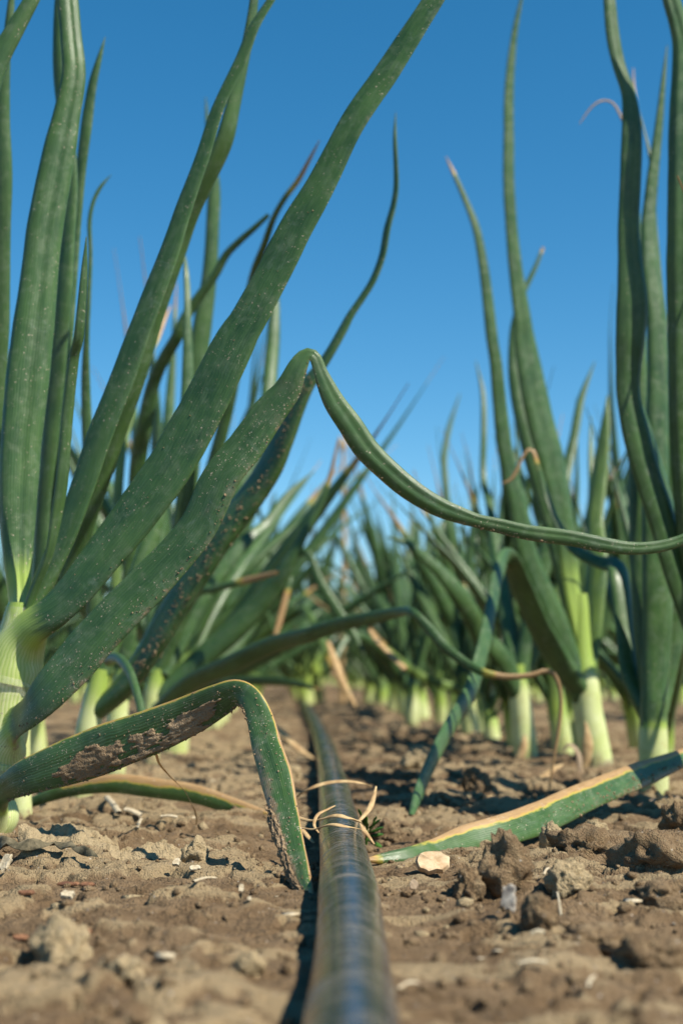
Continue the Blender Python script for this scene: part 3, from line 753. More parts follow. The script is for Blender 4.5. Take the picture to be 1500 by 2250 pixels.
# --- R1 the plant with the long pale neck at x 1290
r1 = plant_root(1308, 86.0, 'right row onion plant with the longest pale neck and two tall leaves against sky')
traced(r1, [(1316, 1712, 66), (1310, 1680, 72), (1300, 1620, 70), (1290, 1560, 66), (1284, 1500, 60), (1278, 1450, 50), (1275, 1400, 42), (1274, 1340, 36), (1272, 1305, 32)], (86,), 'neck', thick=0.95,
       dirt=NECK_DIRT, pale=lambda t, c, s: 1 - 0.5 * smooth(0.5, 0.62, t), round_base=0, round_tip=0, m=28)
traced(r1, [(1276, 1420, 40), (1262, 1350, 38), (1250, 1250, 42), (1240, 1175, 48), (1226, 1090, 57), (1206, 1000, 66), (1186, 925, 67), (1170, 850, 62), (1152, 750, 50), (1147, 700, 41), (1133, 600, 34), (1123, 500, 30),
            (1117, 400, 27), (1117, 300, 25), (1117, 225, 23), (1121, 150, 20), (1131, 65, 14), (1144, 0, 7), (1152, -50, 1)], (86, 85, 84, 84), thick=0.35, roll=0.35, m=28, crease=0.2, crease_c=-0.25, groove=0.02, pale=lambda t, c, s: 0.5 * (1 - smooth(0.04, 0.2, t)))
traced(r1, [(1290, 1560, 50), (1265, 1490, 48), (1243, 1425, 50), (1215, 1350, 52), (1180, 1275, 51), (1152, 1200, 48), (1135, 1110, 42), (1116, 1025, 37), (1105, 960, 34), (1096, 875, 32), (1089, 800, 30), (1080, 740, 28),
            (1070, 650, 25), (1060, 575, 22), (1045, 500, 18), (1020, 435, 14), (996, 380, 10), (979, 344, 2)], (86, 84, 83, 83), thick=0.42, roll=0.2, m=26, groove=0.02, crease=0.15, dry=dry_tip(0.95, 0.9, 0.99))
traced(r1, [(1280, 1440, 40), (1220, 1200, 36), (1160, 980, 34), (1132, 850, 30), (1128, 740, 22), (1140, 670, 15), (1155, 630, 12), (1174, 590, 10), (1192, 545, 7)], (87, 89, 90), thick=0.6, dry=dry_tip(0.97, 0.6))
traced(r1, [(1285, 1530, 44), (1240, 1470, 44), (1190, 1390, 44), (1150, 1300, 40), (1125, 1240, 34), (1108, 1226, 32), (1094, 1260, 28), (1080, 1330, 30), (1064, 1410, 32), (1032, 1520, 34), (990, 1592, 33), (950, 1668, 30), (920, 1740, 26), (902, 1795, 12)],
       (86, 84, 81, 77, 71, 64, 57), thick=0.30, roll=-0.8, label='leaf folded at the top and hanging down to the soil in shade')
traced(r1, [(1290, 1480, 40), (1310, 1250, 42), (1306, 1150, 34), (1315, 1050, 34), (1327, 950, 22), (1334, 870, 4)], (88, 92, 94), thick=0.35, roll=-0.6, pale=const(0.22))

# --- R4.. further plants of the right row, traced roughly
r4 = plant_root(1150, 98.0, 'right row onion plant with pale neck just left of the longest neck')
traced(r4, [(1158, 1680, 50), (1152, 1640, 52), (1146, 1580, 50), (1140, 1520, 44), (1136, 1460, 36)], (98,), 'neck', thick=0.95, dirt=NECK_DIRT, pale=lambda t, c, s: 0.9 - 0.45 * smooth(0.6, 1, t), round_base=0, round_tip=0, m=20)
traced(r4, [(1140, 1530, 42), (1105, 1450, 44), (1056, 1395, 43), (1035, 1350, 43), (1006, 1305, 39), (966, 1256, 31), (926, 1220, 23), (890, 1191, 15), (850, 1180, 4)], (98, 94, 92), thick=0.5, roll=0.3)
traced(r4, [(1136, 1480, 34), (1110, 1330, 34), (1090, 1220, 26), (1075, 1110, 18), (1061, 1050, 15), (1062, 950, 14), (1060, 865, 11), (1045, 794, 2)], (98, 108, 112), thick=0.6)
traced(r4, [(1140, 1490, 36), (1190, 1250, 36), (1225, 1100, 30), (1244, 1030, 25), (1260, 960, 20), (1276, 875, 15), (1306, 794, 2)], (98, 104), thick=0.5, roll=-0.3)
traced(r4, [(1142, 1500, 36), (1230, 1300, 34), (1280, 1180, 24), (1298, 1100, 17), (1297, 1000, 12), (1297, 914, 2)], (98, 106), thick=0.6, pale=const(0.2))

NK = dict(thick=0.95, dirt=NECK_DIRT, pale=lambda t, c, s: 0.9 - 0.5 * smooth(0.55, 1, t), round_base=0, round_tip=0, m=16)
p6 = plant_root(395, 112.0, 'left row onion plant whose long low leaf lies almost level across the row gap')
traced(p6, [(396, 1660, 34), (398, 1600, 36), (402, 1530, 34), (410, 1480, 28)], (112,), 'neck', **NK)
traced(p6, [(405, 1540, 26), (440, 1512, 24), (540, 1497, 22), (610, 1497, 19), (660, 1504, 14), (705, 1516, 4)], (112, 104, 100), thick=0.4, roll=0.3, pale=const(0.12), dry=dry_tip(0.92, 0.6))
traced(p6, [(412, 1500, 26), (480, 1380, 34), (570, 1290, 34), (640, 1225, 26), (668, 1212, 18), (684, 1228, 14), (700, 1275, 20), (735, 1335, 24), (775, 1395, 20), (800, 1440, 4)], (112, 110, 108), thick=0.4, roll=0.2)
traced(p6, [(408, 1490, 26), (450, 1400, 28), (540, 1335, 26), (600, 1310, 20), (634, 1290, 12), (640, 1268, 8), (628, 1312, 13), (612, 1372, 12), (596, 1424, 4)], (112, 108), thick=0.4, dry=dry_tip(0.70, 0.85, 0.80))
traced(p6, [(415, 1490, 30), (500, 1400, 36), (590, 1290, 34), (650, 1180, 24), (690, 1110, 12), (712, 1060, 2)], (112, 120), thick=0.4, roll=-0.3)
p7 = plant_root(470, 140.0, 'left row onion plant with a thin yellowing leaf bent down over the row gap')
traced(p7, [(470, 1610, 30), (472, 1560, 32), (476, 1500, 28)], (140,), 'neck', **NK)
traced(p7, [(478, 1520, 26), (540, 1430, 30), (610, 1370, 28), (655, 1345, 20), (672, 1344, 15), (690, 1370, 17), (712, 1420, 18), (735, 1470, 15), (762, 1525, 10), (782, 1556, 4)], (140, 135, 125), thick=0.4, pale=const(0.2), dry=dry_tip(0.62, 0.5, 0.8))
traced(p7, [(476, 1510, 28), (520, 1350, 30), (560, 1250, 26), (590, 1150, 16), (606, 1080, 2)], (140,), thick=0.45)
r5 = plant_root(1032, 128.0, 'right row onion plant with short pale neck, a yellowing leaf reaching left over the gap')
traced(r5, [(1032, 1632, 38), (1030, 1590, 40), (1026, 1540, 36), (1018, 1480, 28)], (128,), 'neck', **NK)
traced(r5, [(1020, 1520, 26), (985, 1508, 22), (940, 1494, 20), (900, 1470, 20), (865, 1442, 18), (835, 1412, 14), (812, 1380, 5)], (128, 122), thick=0.45, pale=const(0.25), dry=dry_tip(0.75, 0.7))
traced(r5, [(1018, 1500, 28), (996, 1350, 26), (986, 1200, 18), (980, 1090, 16), (975, 1010, 14), (986, 940, 11), (1010, 865, 2)], (128, 134), thick=0.5)
traced(r5, [(1018, 1500, 28), (968, 1400, 28), (925, 1310, 22), (895, 1250, 14), (872, 1205, 3)], (128,), thick=0.5, roll=0.3)
traced(r5, [(1022, 1500, 28), (1034, 1380, 28), (1030, 1250, 22), (1042, 1140, 14), (1050, 1060, 2)], (128,), thick=0.5)
r6 = plant_root(905, 158.0, 'right row onion plant with small pale neck nearest the row gap')
traced(r6, [(905, 1598, 30), (904, 1560, 32), (902, 1505, 28)], (158,), 'neck', **NK)
traced(r6, [(902, 1520, 24), (880, 1390, 24), (868, 1280, 16), (862, 1190, 2)], (158,), thick=0.5)
traced(r6, [(904, 1520, 24), (935, 1390, 22), (950, 1270, 15), (958, 1170, 2)], (158,), thick=0.5)
traced(r6, [(900, 1520, 24), (850, 1440, 24), (800, 1400, 20), (765, 1400, 14), (740, 1440, 12), (728, 1490, 4)], (158, 150), thick=0.45, dry=dry_tip(0.8, 0.7))

# ------------------------------------------------------------------ onion plants of the field (generated)
def gen_plant(seed, lod=0, lean=0.35, kinks=1.0):
    """returns list of (name, Blade, masks) in plant space, base at origin"""
    rng = np.random.RandomState(seed)
    out = []
    nh = 0.048 + 0.045 * rng.rand()
    r = 0.016 + 0.006 * rng.rand()
    tilt = (rng.rand(2) - 0.5) * 0.03
    n_neck, m_neck = (14, 12) if lod == 0 else (5, 6)
    out.append(('neck', Blade([(0, 0, -0.012), (0, 0, 0), (tilt[0] * .5, tilt[1] * .5, nh * .5), (tilt[0], tilt[1], nh)], [r * 0.9, r, r * .95, r * .7], n=n_neck, m=m_neck, thick=0.95,
                              face=(1, 0, 0), transport=True, round_base=0, round_tip=0, seed=seed, wob=0.02), dict(dirt=NECK_DIRT, pale=lambda t, c, s: 0.84 - 0.6 * smooth(0.25, 0.80, t))))
    nl = 6 + rng.randint(3)
    az0 = rng.rand() * 6.28
    plane = math.pi / 2
    for k in range(nl):
        f = k / (nl - 1)                                  # 0 outer/older .. 1 inner/younger
        az = plane + (k % 2) * math.pi + (rng.rand() - 0.5) * 1.3
        ln = (0.19 + 0.14 * rng.rand()) * (0.85 + 0.2 * math.sin(f * 3))
        el = RAD(48 + 36 * f + 10 * (rng.rand() - 0.5)) if rng.rand() < 0.85 else RAD(30)
        el = math.pi / 2 - (math.pi / 2 - el) * lean / 0.35
        w = (0.0090 + 0.0065 * rng.rand()) * (0.8 + 0.35 * (1 - abs(f - 0.45)))
        h0 = nh * (0.62 + 0.36 * f)
        p = np.array([tilt[0] * h0 / nh, tilt[1] * h0 / nh, h0 - 0.015])
        steps = 10
        d_el, az_c = el, az
        kink = rng.randint(4, 8) if rng.rand() < kinks * (0.42 * (1 - f) + 0.08) else -1
        bend = (rng.rand() - 0.35) * 0.07
        P, W = [p.copy()], [w * 0.75]
        for i in range(steps):
            tt = (i + 1) / steps
            d = np.array([math.cos(az_c) * math.cos(d_el), math.sin(az_c) * math.cos(d_el), math.sin(d_el)])
            p = p + d * ln / steps
            if p[2] < 0.006: p[2] = 0.006
            P.append(p.copy())
            ww = w * (0.75 + 0.4 * smooth(0, 0.3, tt)) * (1 - smooth(0.35, 1.0, tt) * 0.97)
            if i == kink: ww *= 0.55
            W.append(max(float(ww), 0.0006))
            d_el -= bend
            az_c += (rng.rand() - 0.5) * 0.16
            d_el += (rng.rand() - 0.5) * 0.13
            if i == kink: d_el -= RAD(75 + 55 * rng.rand())
        dryp = rng.rand()
        md = dict(pale=lambda t, c, s: 0.55 * (1 - smooth(0.02, 0.10, t)))
        if dryp < 0.55: md['dry'] = dry_tip(0.88 - 0.2 * (dryp < 0.18), 0.85)
        n, m = (26, 10) if lod == 0 else ((11, 5) if lod == 1 else (7, 3))
        out.append(('leaf', Blade(P, W, n=n, m=m, thick=0.5, face=(math.cos(az + 1.3 * rng.rand()), math.sin(az), 0.2), transport=True, seed=seed * 20 + k, round_base=0, round_tip=0), md))
    return out

Z3 = np.zeros(3)
PROTO = []
for k in range(9):
    PROTO.append([(nm, b.mesh(nm, M_LEAF_FAR, Z3, **md)) for nm, b, md in gen_plant(100 + k, 0, 0.30)])

PROTO_SPREAD = [[(nm, b.mesh(nm, M_LEAF_FAR, Z3, **md)) for nm, b, md in gen_plant(180 + k, 0, 0.40, 0.5)] for k in range(6)]
PROTO_TIGHT = [[(nm, b.mesh(nm, M_LEAF_FAR, Z3, **md)) for nm, b, md in gen_plant(210 + k, 0, 0.10, 0.0)] for k in range(3)]
PROTO_UP = [[(nm, b.mesh(nm, M_LEAF_FAR, Z3, **md)) for nm, b, md in gen_plant(150 + k, 0, 0.22, 0.0)] for k in range(6)]

def join_blades(bl):
    Vs, Fs, Ms, UVs, o = [], [], [], [], 0
    for nm, b, md in bl:
        me_n, me_m = b.n, b.m
        thv = -math.pi / 2 + np.arange(me_m + 1) * 2 * math.pi / me_m
        I, TH = np.meshgrid(np.arange(me_n), thv, indexing='ij')
        P = b.at(I.ravel(), TH.ravel())
        t = np.repeat(b.t, me_m + 1); c, s = np.cos(TH.ravel()), np.sin(TH.ravel())
        z = np.zeros(len(t))
        Ms.append(np.stack([np.clip(md[q](t, c, s) if q in md else z, 0, 1) for q in ('pale', 'dry', 'dirt')], 1))
        UVs.append(np.stack([np.tile(np.linspace(0, 1, me_m + 1), me_n), np.repeat(b.u * 10, me_m + 1)], 1))
        idx = np.arange(me_n * (me_m + 1)).reshape(me_n, me_m + 1) + o
        Fs.append(np.stack([idx[:-1, :-1].ravel(), idx[:-1, 1:].ravel(), idx[1:, 1:].ravel(), idx[1:, :-1].ravel()], 1))
        Vs.append(P); o += len(P)
    return np.vstack(Vs), np.vstack(Fs), np.vstack(UVs), np.vstack(Ms)

PROTO_MID = []
for k in range(8):
    V, F, uv, mk = join_blades(gen_plant(300 + k, 1, 0.36))
    PROTO_MID.append(mesh_np('onion_plant', V, F, M_LEAF_FAR, uv, mk))

ROW_DIR = (650.0 - 750.0) / FPX
def row_pt(lat, y):
    return lat + ROW_DIR * y, y

ORD = ['first', 'second', 'third', 'fourth', 'fifth', 'sixth', 'seventh', 'eighth', 'ninth', 'tenth', 'eleventh', 'twelfth', 'thirteenth', 'fourteenth']
rng = np.random.RandomState(4)

def add_plant(k, x, y, scale, rz, label, group, kind=None):
    kind = kind or PROTO
    e = empty('onion_plant', (x, y, H(x, y) - 0.002))
    e.rotation_euler = (0, 0, rz); e.scale = (scale,) * 3
    tag(e, label, 'onion', group)
    for nm, me in kind[k % len(kind)]:
        link(bpy.data.objects.new(nm, me), e)
    return e

# near two rows, plants with parts, beyond the traced ones
G1 = 'onion plants in the two near rows'
for side, lat, y0, gap, nm in ((-1, -0.100, 1.03, 0.10, 'left'), (1, 0.165, 1.12, 0.105, 'right')):
    y, i = y0, 0
    while y < 3.2:
        l = lat + (rng.rand() - 0.5) * 0.03
        x, yy = row_pt(l, y)
        s = 0.95 + 0.2 * rng.rand() + ((0.10 if nm == 'left' else -0.22) if i < 7 else 0.12)
        if i < 10:
            lab = 'blurred onion plant in the %s near row, %s one behind the sharper front plants' % (nm, ORD[i])
        else:
            lab = 'small blurred onion plant far back in the %s near row' % nm
        add_plant(int(rng.randint(9)), x, yy, s, (rng.rand() - 0.5) * (0.9 if i < 6 else 3.0) + (math.pi / 2 if (nm == 'left' and i < 6) else 0) + math.pi * rng.randint(2), lab, G1 if i < 10 else 'distant plants of the %s near row' % nm, (PROTO_SPREAD if nm == 'left' else PROTO_UP) if i < 6 else None)
        y += gap * (0.85 + 0.3 * rng.rand()); i += 1

FILL = [(0.232, 0.600, 1.0, 2.2, 'farther of two upright right row onion plants just beyond the right edge'),
        (0.19, 1.02, 0.85, 0.9, 'onion plant squeezed between the two pale necks left of the longest one'), (0.207, 0.545, 1.05, 0.2, 'nearer of two upright right row onion plants just beyond the right edge'), (0.235, 0.93, 0.80, 0.3, 'leafy onion plant filling the gap between the two pale right-hand necks'), (0.255, 1.06, 0.92, 2.6, 'leafy onion plant behind the short bright neck at the right edge'),
        (0.215, 1.12, 0.9, 1.2, 'shaded onion plant directly behind the longest pale neck'), (0.31, 1.22, 1.05, 4.0, 'onion plant behind the right edge plants, mostly hidden by their leaves'),
        (0.27, 1.35, 1.05, 5.2, 'second onion plant mostly hidden by the right edge plants'), (-0.17, 0.95, 0.74, 0.5, 'onion plant hidden behind the big left leaves')]
for k, (lat, yy, sc, rz, lab) in enumerate(FILL):
    x, yy = row_pt(lat, yy)
    add_plant(k, x, yy, sc, rz, lab, G1, PROTO_TIGHT if 'beyond' in lab else PROTO_UP)

# outer rows: single-mesh plants, too blurred to show parts
for lat in (-0.45, -0.70, 0.52, 0.78, -1.05, -1.3, 1.13, 1.4):
    y = max(1.1, (abs(lat) - 0.10) / 0.27)
    while y < 5.0:
        l = lat + (rng.rand() - 0.5) * 0.03
        x, yy = row_pt(l, y)
        u = 750 + x / yy * FPX
        if -120 < u < 1620:
            o = bpy.data.objects.new('onion_plant', PROTO_MID[int(rng.randint(8))])
            o.location = (x, yy, H(x, yy) - 0.002); o.rotation_euler = (0, 0, rng.rand() * 6.28); sc = 1.1 + 0.35 * rng.rand(); o.scale = (sc,) * 3
            link(o)
            sd = 'left' if lat < 0 else 'right'
            tag(o, 'small blurred onion plant in the rows farther %s' % sd, 'onion', 'distant onion plants on the %s' % sd)
        y += 0.16 * (0.8 + 0.4 * rng.rand())

# the rest of the field: one mass
Vs, Fs, Us, Ms, off = [], [], [], [], 0
base = [join_blades(gen_plant(500 + k, 2, 0.38)) for k in range(6)]
def mass(x, y, sc):
    global off
    V, F, uv, mk = base[rng.randint(6)]
    a = rng.rand() * 6.28; c, s = math.cos(a), math.sin(a)
    W = np.stack([V[:, 0] * c - V[:, 1] * s, V[:, 0] * s + V[:, 1] * c, V[:, 2]], 1) * sc + np.array([x, y, 0.0])
    Vs.append(W); Fs.append(F + off); Us.append(uv); Ms.append(mk); off += len(V)
for lat0 in np.arange(-12, 12, 0.30):
    lat = lat0 + 0.03
    for y in np.arange(2.9 if abs(lat) < 0.3 else 4.6, 34, 0.13):
        if y > 9 and rng.rand() < 0.45: continue
        if y > 18 and rng.rand() < 0.5: continue
        x, yy = row_pt(lat + (rng.rand() - 0.5) * 0.05, y + (rng.rand() - 0.5) * 0.1)
        u = 750 + x / yy * FPX
        if -60 < u < 1560: mass(x, yy, 1.15 + 0.45 * rng.rand())
crop = link(bpy.data.objects.new('distant_onion_crop', mesh_np('distant_onion_crop', np.vstack(Vs), np.vstack(Fs), M_LEAF_FAR, np.vstack(Us), np.vstack(Ms))))
tag(crop, 'hazy mass of onion rows far down the field', 'crop', kind='stuff')

# dry flower stalk standing in the far field
st = empty('dead_stalk', (*row_pt(0.098, 3.0), 0.0)); tag(st, 'pale tan dry stalk standing upright above the distant rows', 'stalk')
so = np.array(st.location)
b = Blade([so + (0, 0, -0.01), so + (0, 0, 0.14), so + (0.004, 0, 0.33), so + (0.001, 0, 0.54)], [0.013, 0.012, 0.011, 0.007], n=30, m=10, thick=0.95, face=(0, -1, 0))
link(bpy.data.objects.new('stem', b.mesh('stem', M_DRY, so)), st)
b = Blade([so + (0.001, 0, 0.535), so + (0.0, 0, 0.552), so + (-0.004, 0, 0.568)], [0.012, 0.018, 0.004], n=10, m=10, thick=0.8, face=(0, -1, 0))
link(bpy.data.objects.new('tip', b.mesh('tip', M_DRY, so)), st)

# ------------------------------------------------------------------ drip tape
P = [(p[0], p[1], TAPE_Z) for p in TAPE_PTS]
bt = Blade(P, [TAPE_R * 2] * len(P), n=520, m=44, thick=0.94, face=(0, 0, 1), wob=0.012, round_base=0, round_tip=0, seed=77)
bt.S[:, 2] += 0.0006 * np.sin(bt.u * 40)
tape = link(bpy.data.objects.new('drip_tape', bt.mesh('drip_tape', M_TAPE, Z3)))
tag(tape, 'dusty black plastic drip irrigation tape running down the row', 'drip tape')

# ------------------------------------------------------------------ small things on the soil
def clod(px, py, w, h, label, mat=None, seed=0, depth=0.9, rough=0.26, cat='clod', name='soil_clod', sink=0.30, group=None, sub=ICO4):
    """irregular lump; w, h in photo pixels, foot of it at (px,py)"""
    g = on_ground(px, py)
    k = g[1] / FPX
    v, f = sub
    r = np.empty(len(v))
    for i, q in enumerate(v):
        p = Vector(q) * 1.15 + Vector((seed * 3.1, seed * 1.7, 0))
        r[i] = 1 + rough * (mnoise.fractal(p, 0.55, 2.1, 6) * 1.5 + 0.7 * mnoise.ridged_multi_fractal(p * 0.8, 0.8, 2, 4, 1, 2) - 0.8) - 0.14 * abs(mnoise.noise(p * 2.7)) + 0.07 * mnoise.fractal(p * 5.0, 0.4, 2.0, 4) - 0.20 * (lambda d: d[1] - d[0])(mnoise.voronoi(p * 1.5)[0]) + 0.07
    hh = h * k / (2 - sink * 2)
    S = v * r[:, None] * np.array([w * k / 2, w * k / 2 * depth, hh])
    o = bpy.data.objects.new(name, mesh_np(name, S, f, mat or M_CLOD))
    o.location = (g[0], g[1] + w * k / 2 * depth * 0.5, g[2] + hh * (1 - sink * 2) * 0.8)
    o.rotation_euler = (0, 0, seed * 1.3)
    link(o)
    return tag(o, label, cat, group)

clod(428, 1893, 58, 46, 'small pale rounded clod at the end of the pale crust left of the tape', M_CLOD_PALE, 1)
clod(132, 2112, 120, 66, 'blurred pale stone-like clod low in the left corner', M_CLOD_PALE, 2, sink=0.4)
clod(545, 2140, 70, 38, 'blurred pale lump low in front, halfway between tape and corner', M_CLOD_PALE, 3, sink=0.4)
clod(275, 2150, 66, 34, 'blurred flat pale lump between the two larger pale lumps in front', M_CLOD_PALE, 4, sink=0.4)
clod(1116, 1955, 104, 96, 'big brown upright clod behind the dead root, shaded on its left', M_CLOD, 5)
clod(1030, 1975, 70, 60, 'brown clod under the dead root', M_CLOD, 6)
clod(1212, 1862, 48, 54, 'pale upright clod just below the lying leaf', M_CLOD_PALE, 7, rough=0.15)
clod(1305, 1890, 190, 62, 'wide brown mound of soil below the lying leaf', M_CLOD, 8, sink=0.35)
clod(1312, 1845, 52, 34, 'small pale lump on top of the wide brown mound', M_CLOD_PALE, 9, sink=0.25)
clod(1255, 1950, 92, 52, 'pale lump in front of the wide brown mound', M_CLOD_PALE, 10, sink=0.4)
clod(1455, 1912, 200, 84, 'large rounded brown clod at the right edge', M_CLOD, 11, sink=0.35)
clod(1188, 2045, 74, 60, 'dark-sided clod beside the grey wood chip', M_CLOD, 12)
clod(1450, 2118, 170, 56, 'broad low clod at the right edge in front', M_CLOD, 13, sink=0.35)
clod(1330, 2088, 190, 44, 'low crumbly ridge of soil in front of the large right clods', M_CLOD, 17, sink=0.4)
clod(1470, 1990, 140, 44, 'pitted brown clod at the right edge below the largest clod', M_CLOD, 18, sink=0.35)
clod(915, 1690, 64, 44, 'blurred pale clod between the tape and the shaded hanging leaf', M_CLOD_PALE, 14)
clod(1045, 1735, 60, 44, 'blurred clod between hanging leaf and pale necks', M_CLOD, 15)
clod(640, 1712, 50, 30, 'blurred pale clod just left of the tape under the bent leaf', M_CLOD_PALE, 16)
clod(850, 1850, 60, 44, 'smooth dark clod right of the tape behind the weed', M_CLOD, 19)
clod(1500, 1835, 90, 60, 'brown clod half out of the picture above the largest right clod', M_CLOD, 20)

# pale crust slab left of the tape
def slab():
    a = on_ground(40, 1846); c = on_ground(505, 1872)
    nu, nv = 150, 26
    U, W = np.meshgrid(np.linspace(0, 1, nu), np.linspace(0, 1, nv), indexing='ij')
    ctr = a[None, None, :] * (1 - U[..., None]) + c[None, None, :] * U[..., None]
    ctr[..., 1] += 0.003 * np.sin(U * 9)
    wid = 0.034 * (1 - 0.75 * U) * (0.7 + 0.5 * vnoise(U * 6, U * 0, 3)) * smooth(0, 0.06, U) * (1 - 0.9 * smooth(0.9, 1, U))
    x = ctr[..., 0]; y = ctr[..., 1] + (W - 0.3) * wid
    g, _ = Hpair(x.ravel(), y.ravel()); g = g.reshape(x.shape)
    prof = np.sin(np.clip(W, 0, 1) * math.pi) ** 0.35
    z = g + prof * (0.0052 * (1 - 0.5 * U) * (0.6 + 0.6 * vnoise(U * 14, W * 2, 8)) + 0.0012 * fbm(U * 40, W * 8, 4, 6)) - 0.0012
    idx = np.arange(nu * nv).reshape(nu, nv)
    F = np.stack([idx[:-1, :-1].ravel(), idx[:-1, 1:].ravel(), idx[1:, 1:].ravel(), idx[1:, :-1].ravel()], 1)[:, ::-1]
    V = np.stack([x.ravel(), y.ravel(), z.ravel()], 1)
    o = link(bpy.data.objects.new('soil_crust', mesh_np('soil_crust', V, F, M_CLOD_PALE)))
    tag(o, 'long pale flake of dried soil crust beside the front plant base', 'soil crust')
slab()

def strip(name, px, label, cat, mat, lift=0.0015, thick=0.35, ground_pts=True, Y=None, n=40, m=10, roll=0.0, face=(0, -0.6, 1), wob=0.12, group=None, parent=None, **kw):
    """a twig, thread or dry leaf laid through photo points (px,py,width px)"""
    P, W = [], []
    for i, p in enumerate(px):
        q = on_ground(p[0], p[1], lift) if Y is None else at(p[0], p[1], Y[min(i, len(Y) - 1)] / 100.0)
        P.append(q); W.append(p[2] * q[1] / FPX)
    _seed[0] += 1
    b = Blade(np.array(P), np.array(W), n=n, m=m, thick=thick, face=face, wob=wob, roll=roll, seed=_seed[0], round_base=0, round_tip=0, **kw)
    org = P[0] if parent is None else np.array(parent.location)
    o = bpy.data.objects.new(name, b.mesh(name, mat, org))
    if parent is None:
        o.location = P[0]
        tag(o, label, cat, group)
    return link(o, parent)

strip('dry_leaf', [(650, 1752, 7), (676, 1735, 10), (712, 1722, 12), (750, 1717, 12), (790, 1720, 10), (816, 1727, 5)], 'thin yellow-tan dry leaf arching over the tape', 'dry leaf', M_DRY, Y=(53, 52, 52, 52, 52, 53))
strip('dry_leaf', [(655, 1796, 8), (680, 1803, 10), (706, 1800, 10), (735, 1792, 11), (765, 1797, 12), (790, 1806, 10)], 'thin brown dry leaf wrapped over the tape below the yellow-tan one', 'dry leaf', M_DRY, Y=(45, 44.4, 43.6, 43.2, 43.2, 44.4))
strip('dry_leaf', [(782, 1810, 6), (797, 1795, 11), (812, 1775, 14), (821, 1750, 9), (826, 1728, 4)], 'small twisted tan dry leaf standing at the right side of the tape', 'dry leaf', M_DRY, Y=(47.5, 48, 48.5, 49, 49.5))
strip('dry_leaf', [(784, 1806, 10), (796, 1820, 12), (810, 1838, 8), (822, 1855, 4)], 'short dry scrap hanging beside the small weed', 'dry leaf', M_DRY, Y=(47, 47, 46.5, 46.3))
strip('dry_leaf', [(664, 1822, 9), (676, 1838, 12), (690, 1852, 6)], 'small yellow dry scrap between bent leaf tip and tape', 'dry leaf', M_DRY, Y=(48, 47.5, 47))
strip('dry_thread', [(343, 1655, 6), (352, 1680, 6), (378, 1710, 5), (404, 1735, 5), (422, 1768, 5), (431, 1790, 5), (432, 1812, 3)], 'thin tan dry thread hanging from the muddy leaf to the soil', 'thread', M_DRY, Y=(46, 47, 49, 50, 50.5, 51, 51.5))
strip('withered_leaf', [(-20, 1872, 22), (40, 1880, 32), (90, 1884, 38), (130, 1882, 44), (170, 1890, 38), (200, 1900, 22), (214, 1908, 6)], 'dark withered crinkled leaf lying in front of the front plant base', 'dry leaf', M_DARKLEAF, lift=0.003, thick=0.22, n=150, m=20, wob=0.34, groove=0.16, roll=[0.0, 0.9, -0.6, 0.7, -0.9, 0.4, -0.5, 1.0, -0.3])
# dead root
rt = on_ground(1050, 1985)
root = empty('dead_root', rt); tag(root, 'forked brown dead root standing in the soil right of the tape', 'root')
for pts in ([(1078, 1905, 5), (1058, 1922, 12), (1040, 1945, 14), (1030, 1965, 12), (1032, 1990, 8), (1038, 2006, 4)], [(1032, 1968, 9), (1020, 1985, 8), (1010, 2004, 7)],
            [(1048, 1935, 6), (1066, 1938, 5), (1078, 1952, 4), (1082, 1972, 3)], [(1034, 1985, 6), (1050, 1998, 6), (1066, 2006, 3)], [(985, 1942, 2), (996, 1945, 4), (1008, 1965, 5), (1016, 1975, 5)]):
    strip('root_branch', pts, None, None, M_ROOT, thick=0.9, Y=(37.5, 37, 36.6, 36.2, 35.8), parent=root, n=24, m=8, face=(0, -1, 0.1))

def chip(px, py, w, h, thick_px, label, mat, name='wood_chip', cat='wood chip', rot=0.0, tilt=0.4, seed=0, lift=0.0, n=18, ragged=0.12):
    """a small irregular flake with thickness"""
    g = on_ground(px, py, lift); k = g[1] / FPX
    r = np.random.RandomState(seed)
    bm = bmesh.new()
    ring = []
    for i in range(n):
        a = i / n * 2 * math.pi
        q = 1 + ragged * (r.rand() - 0.5) * 2
        ring.append((math.copysign(abs(math.cos(a)) ** 0.8, math.cos(a)) * w * k / 2 * q, math.copysign(abs(math.sin(a)) ** 0.8, math.sin(a)) * h * k / 2 * q))
    t = thick_px * k / 2
    top = [bm.verts.new((x * .88, y * .88, t + 0.3 * t * r.rand())) for x, y in ring]
    mid = [bm.verts.new((x, y, t * 0.3 * r.rand())) for x, y in ring]
    bot = [bm.verts.new((x * .9, y * .9, -t)) for x, y in ring]
    c = bm.verts.new((0, 0, t * (0.9 + 0.4 * r.rand())))
    for i in range(n):
        j = (i + 1) % n
        bm.faces.new((bot[i], bot[j], mid[j], mid[i])); bm.faces.new((mid[i], mid[j], top[j], top[i])); bm.faces.new((top[i], top[j], c))
    bm.faces.new(bot[::-1])
    me = bpy.data.meshes.new(name); bm.to_mesh(me); bm.free(); me.materials.append(mat)
    o = bpy.data.objects.new(name, me); o.location = (g[0], g[1], g[2] + t + math.sin(abs(tilt)) * h * k / 2)
    o.rotation_euler = (tilt, 0, rot)
    link(o); return tag(o, label, cat)

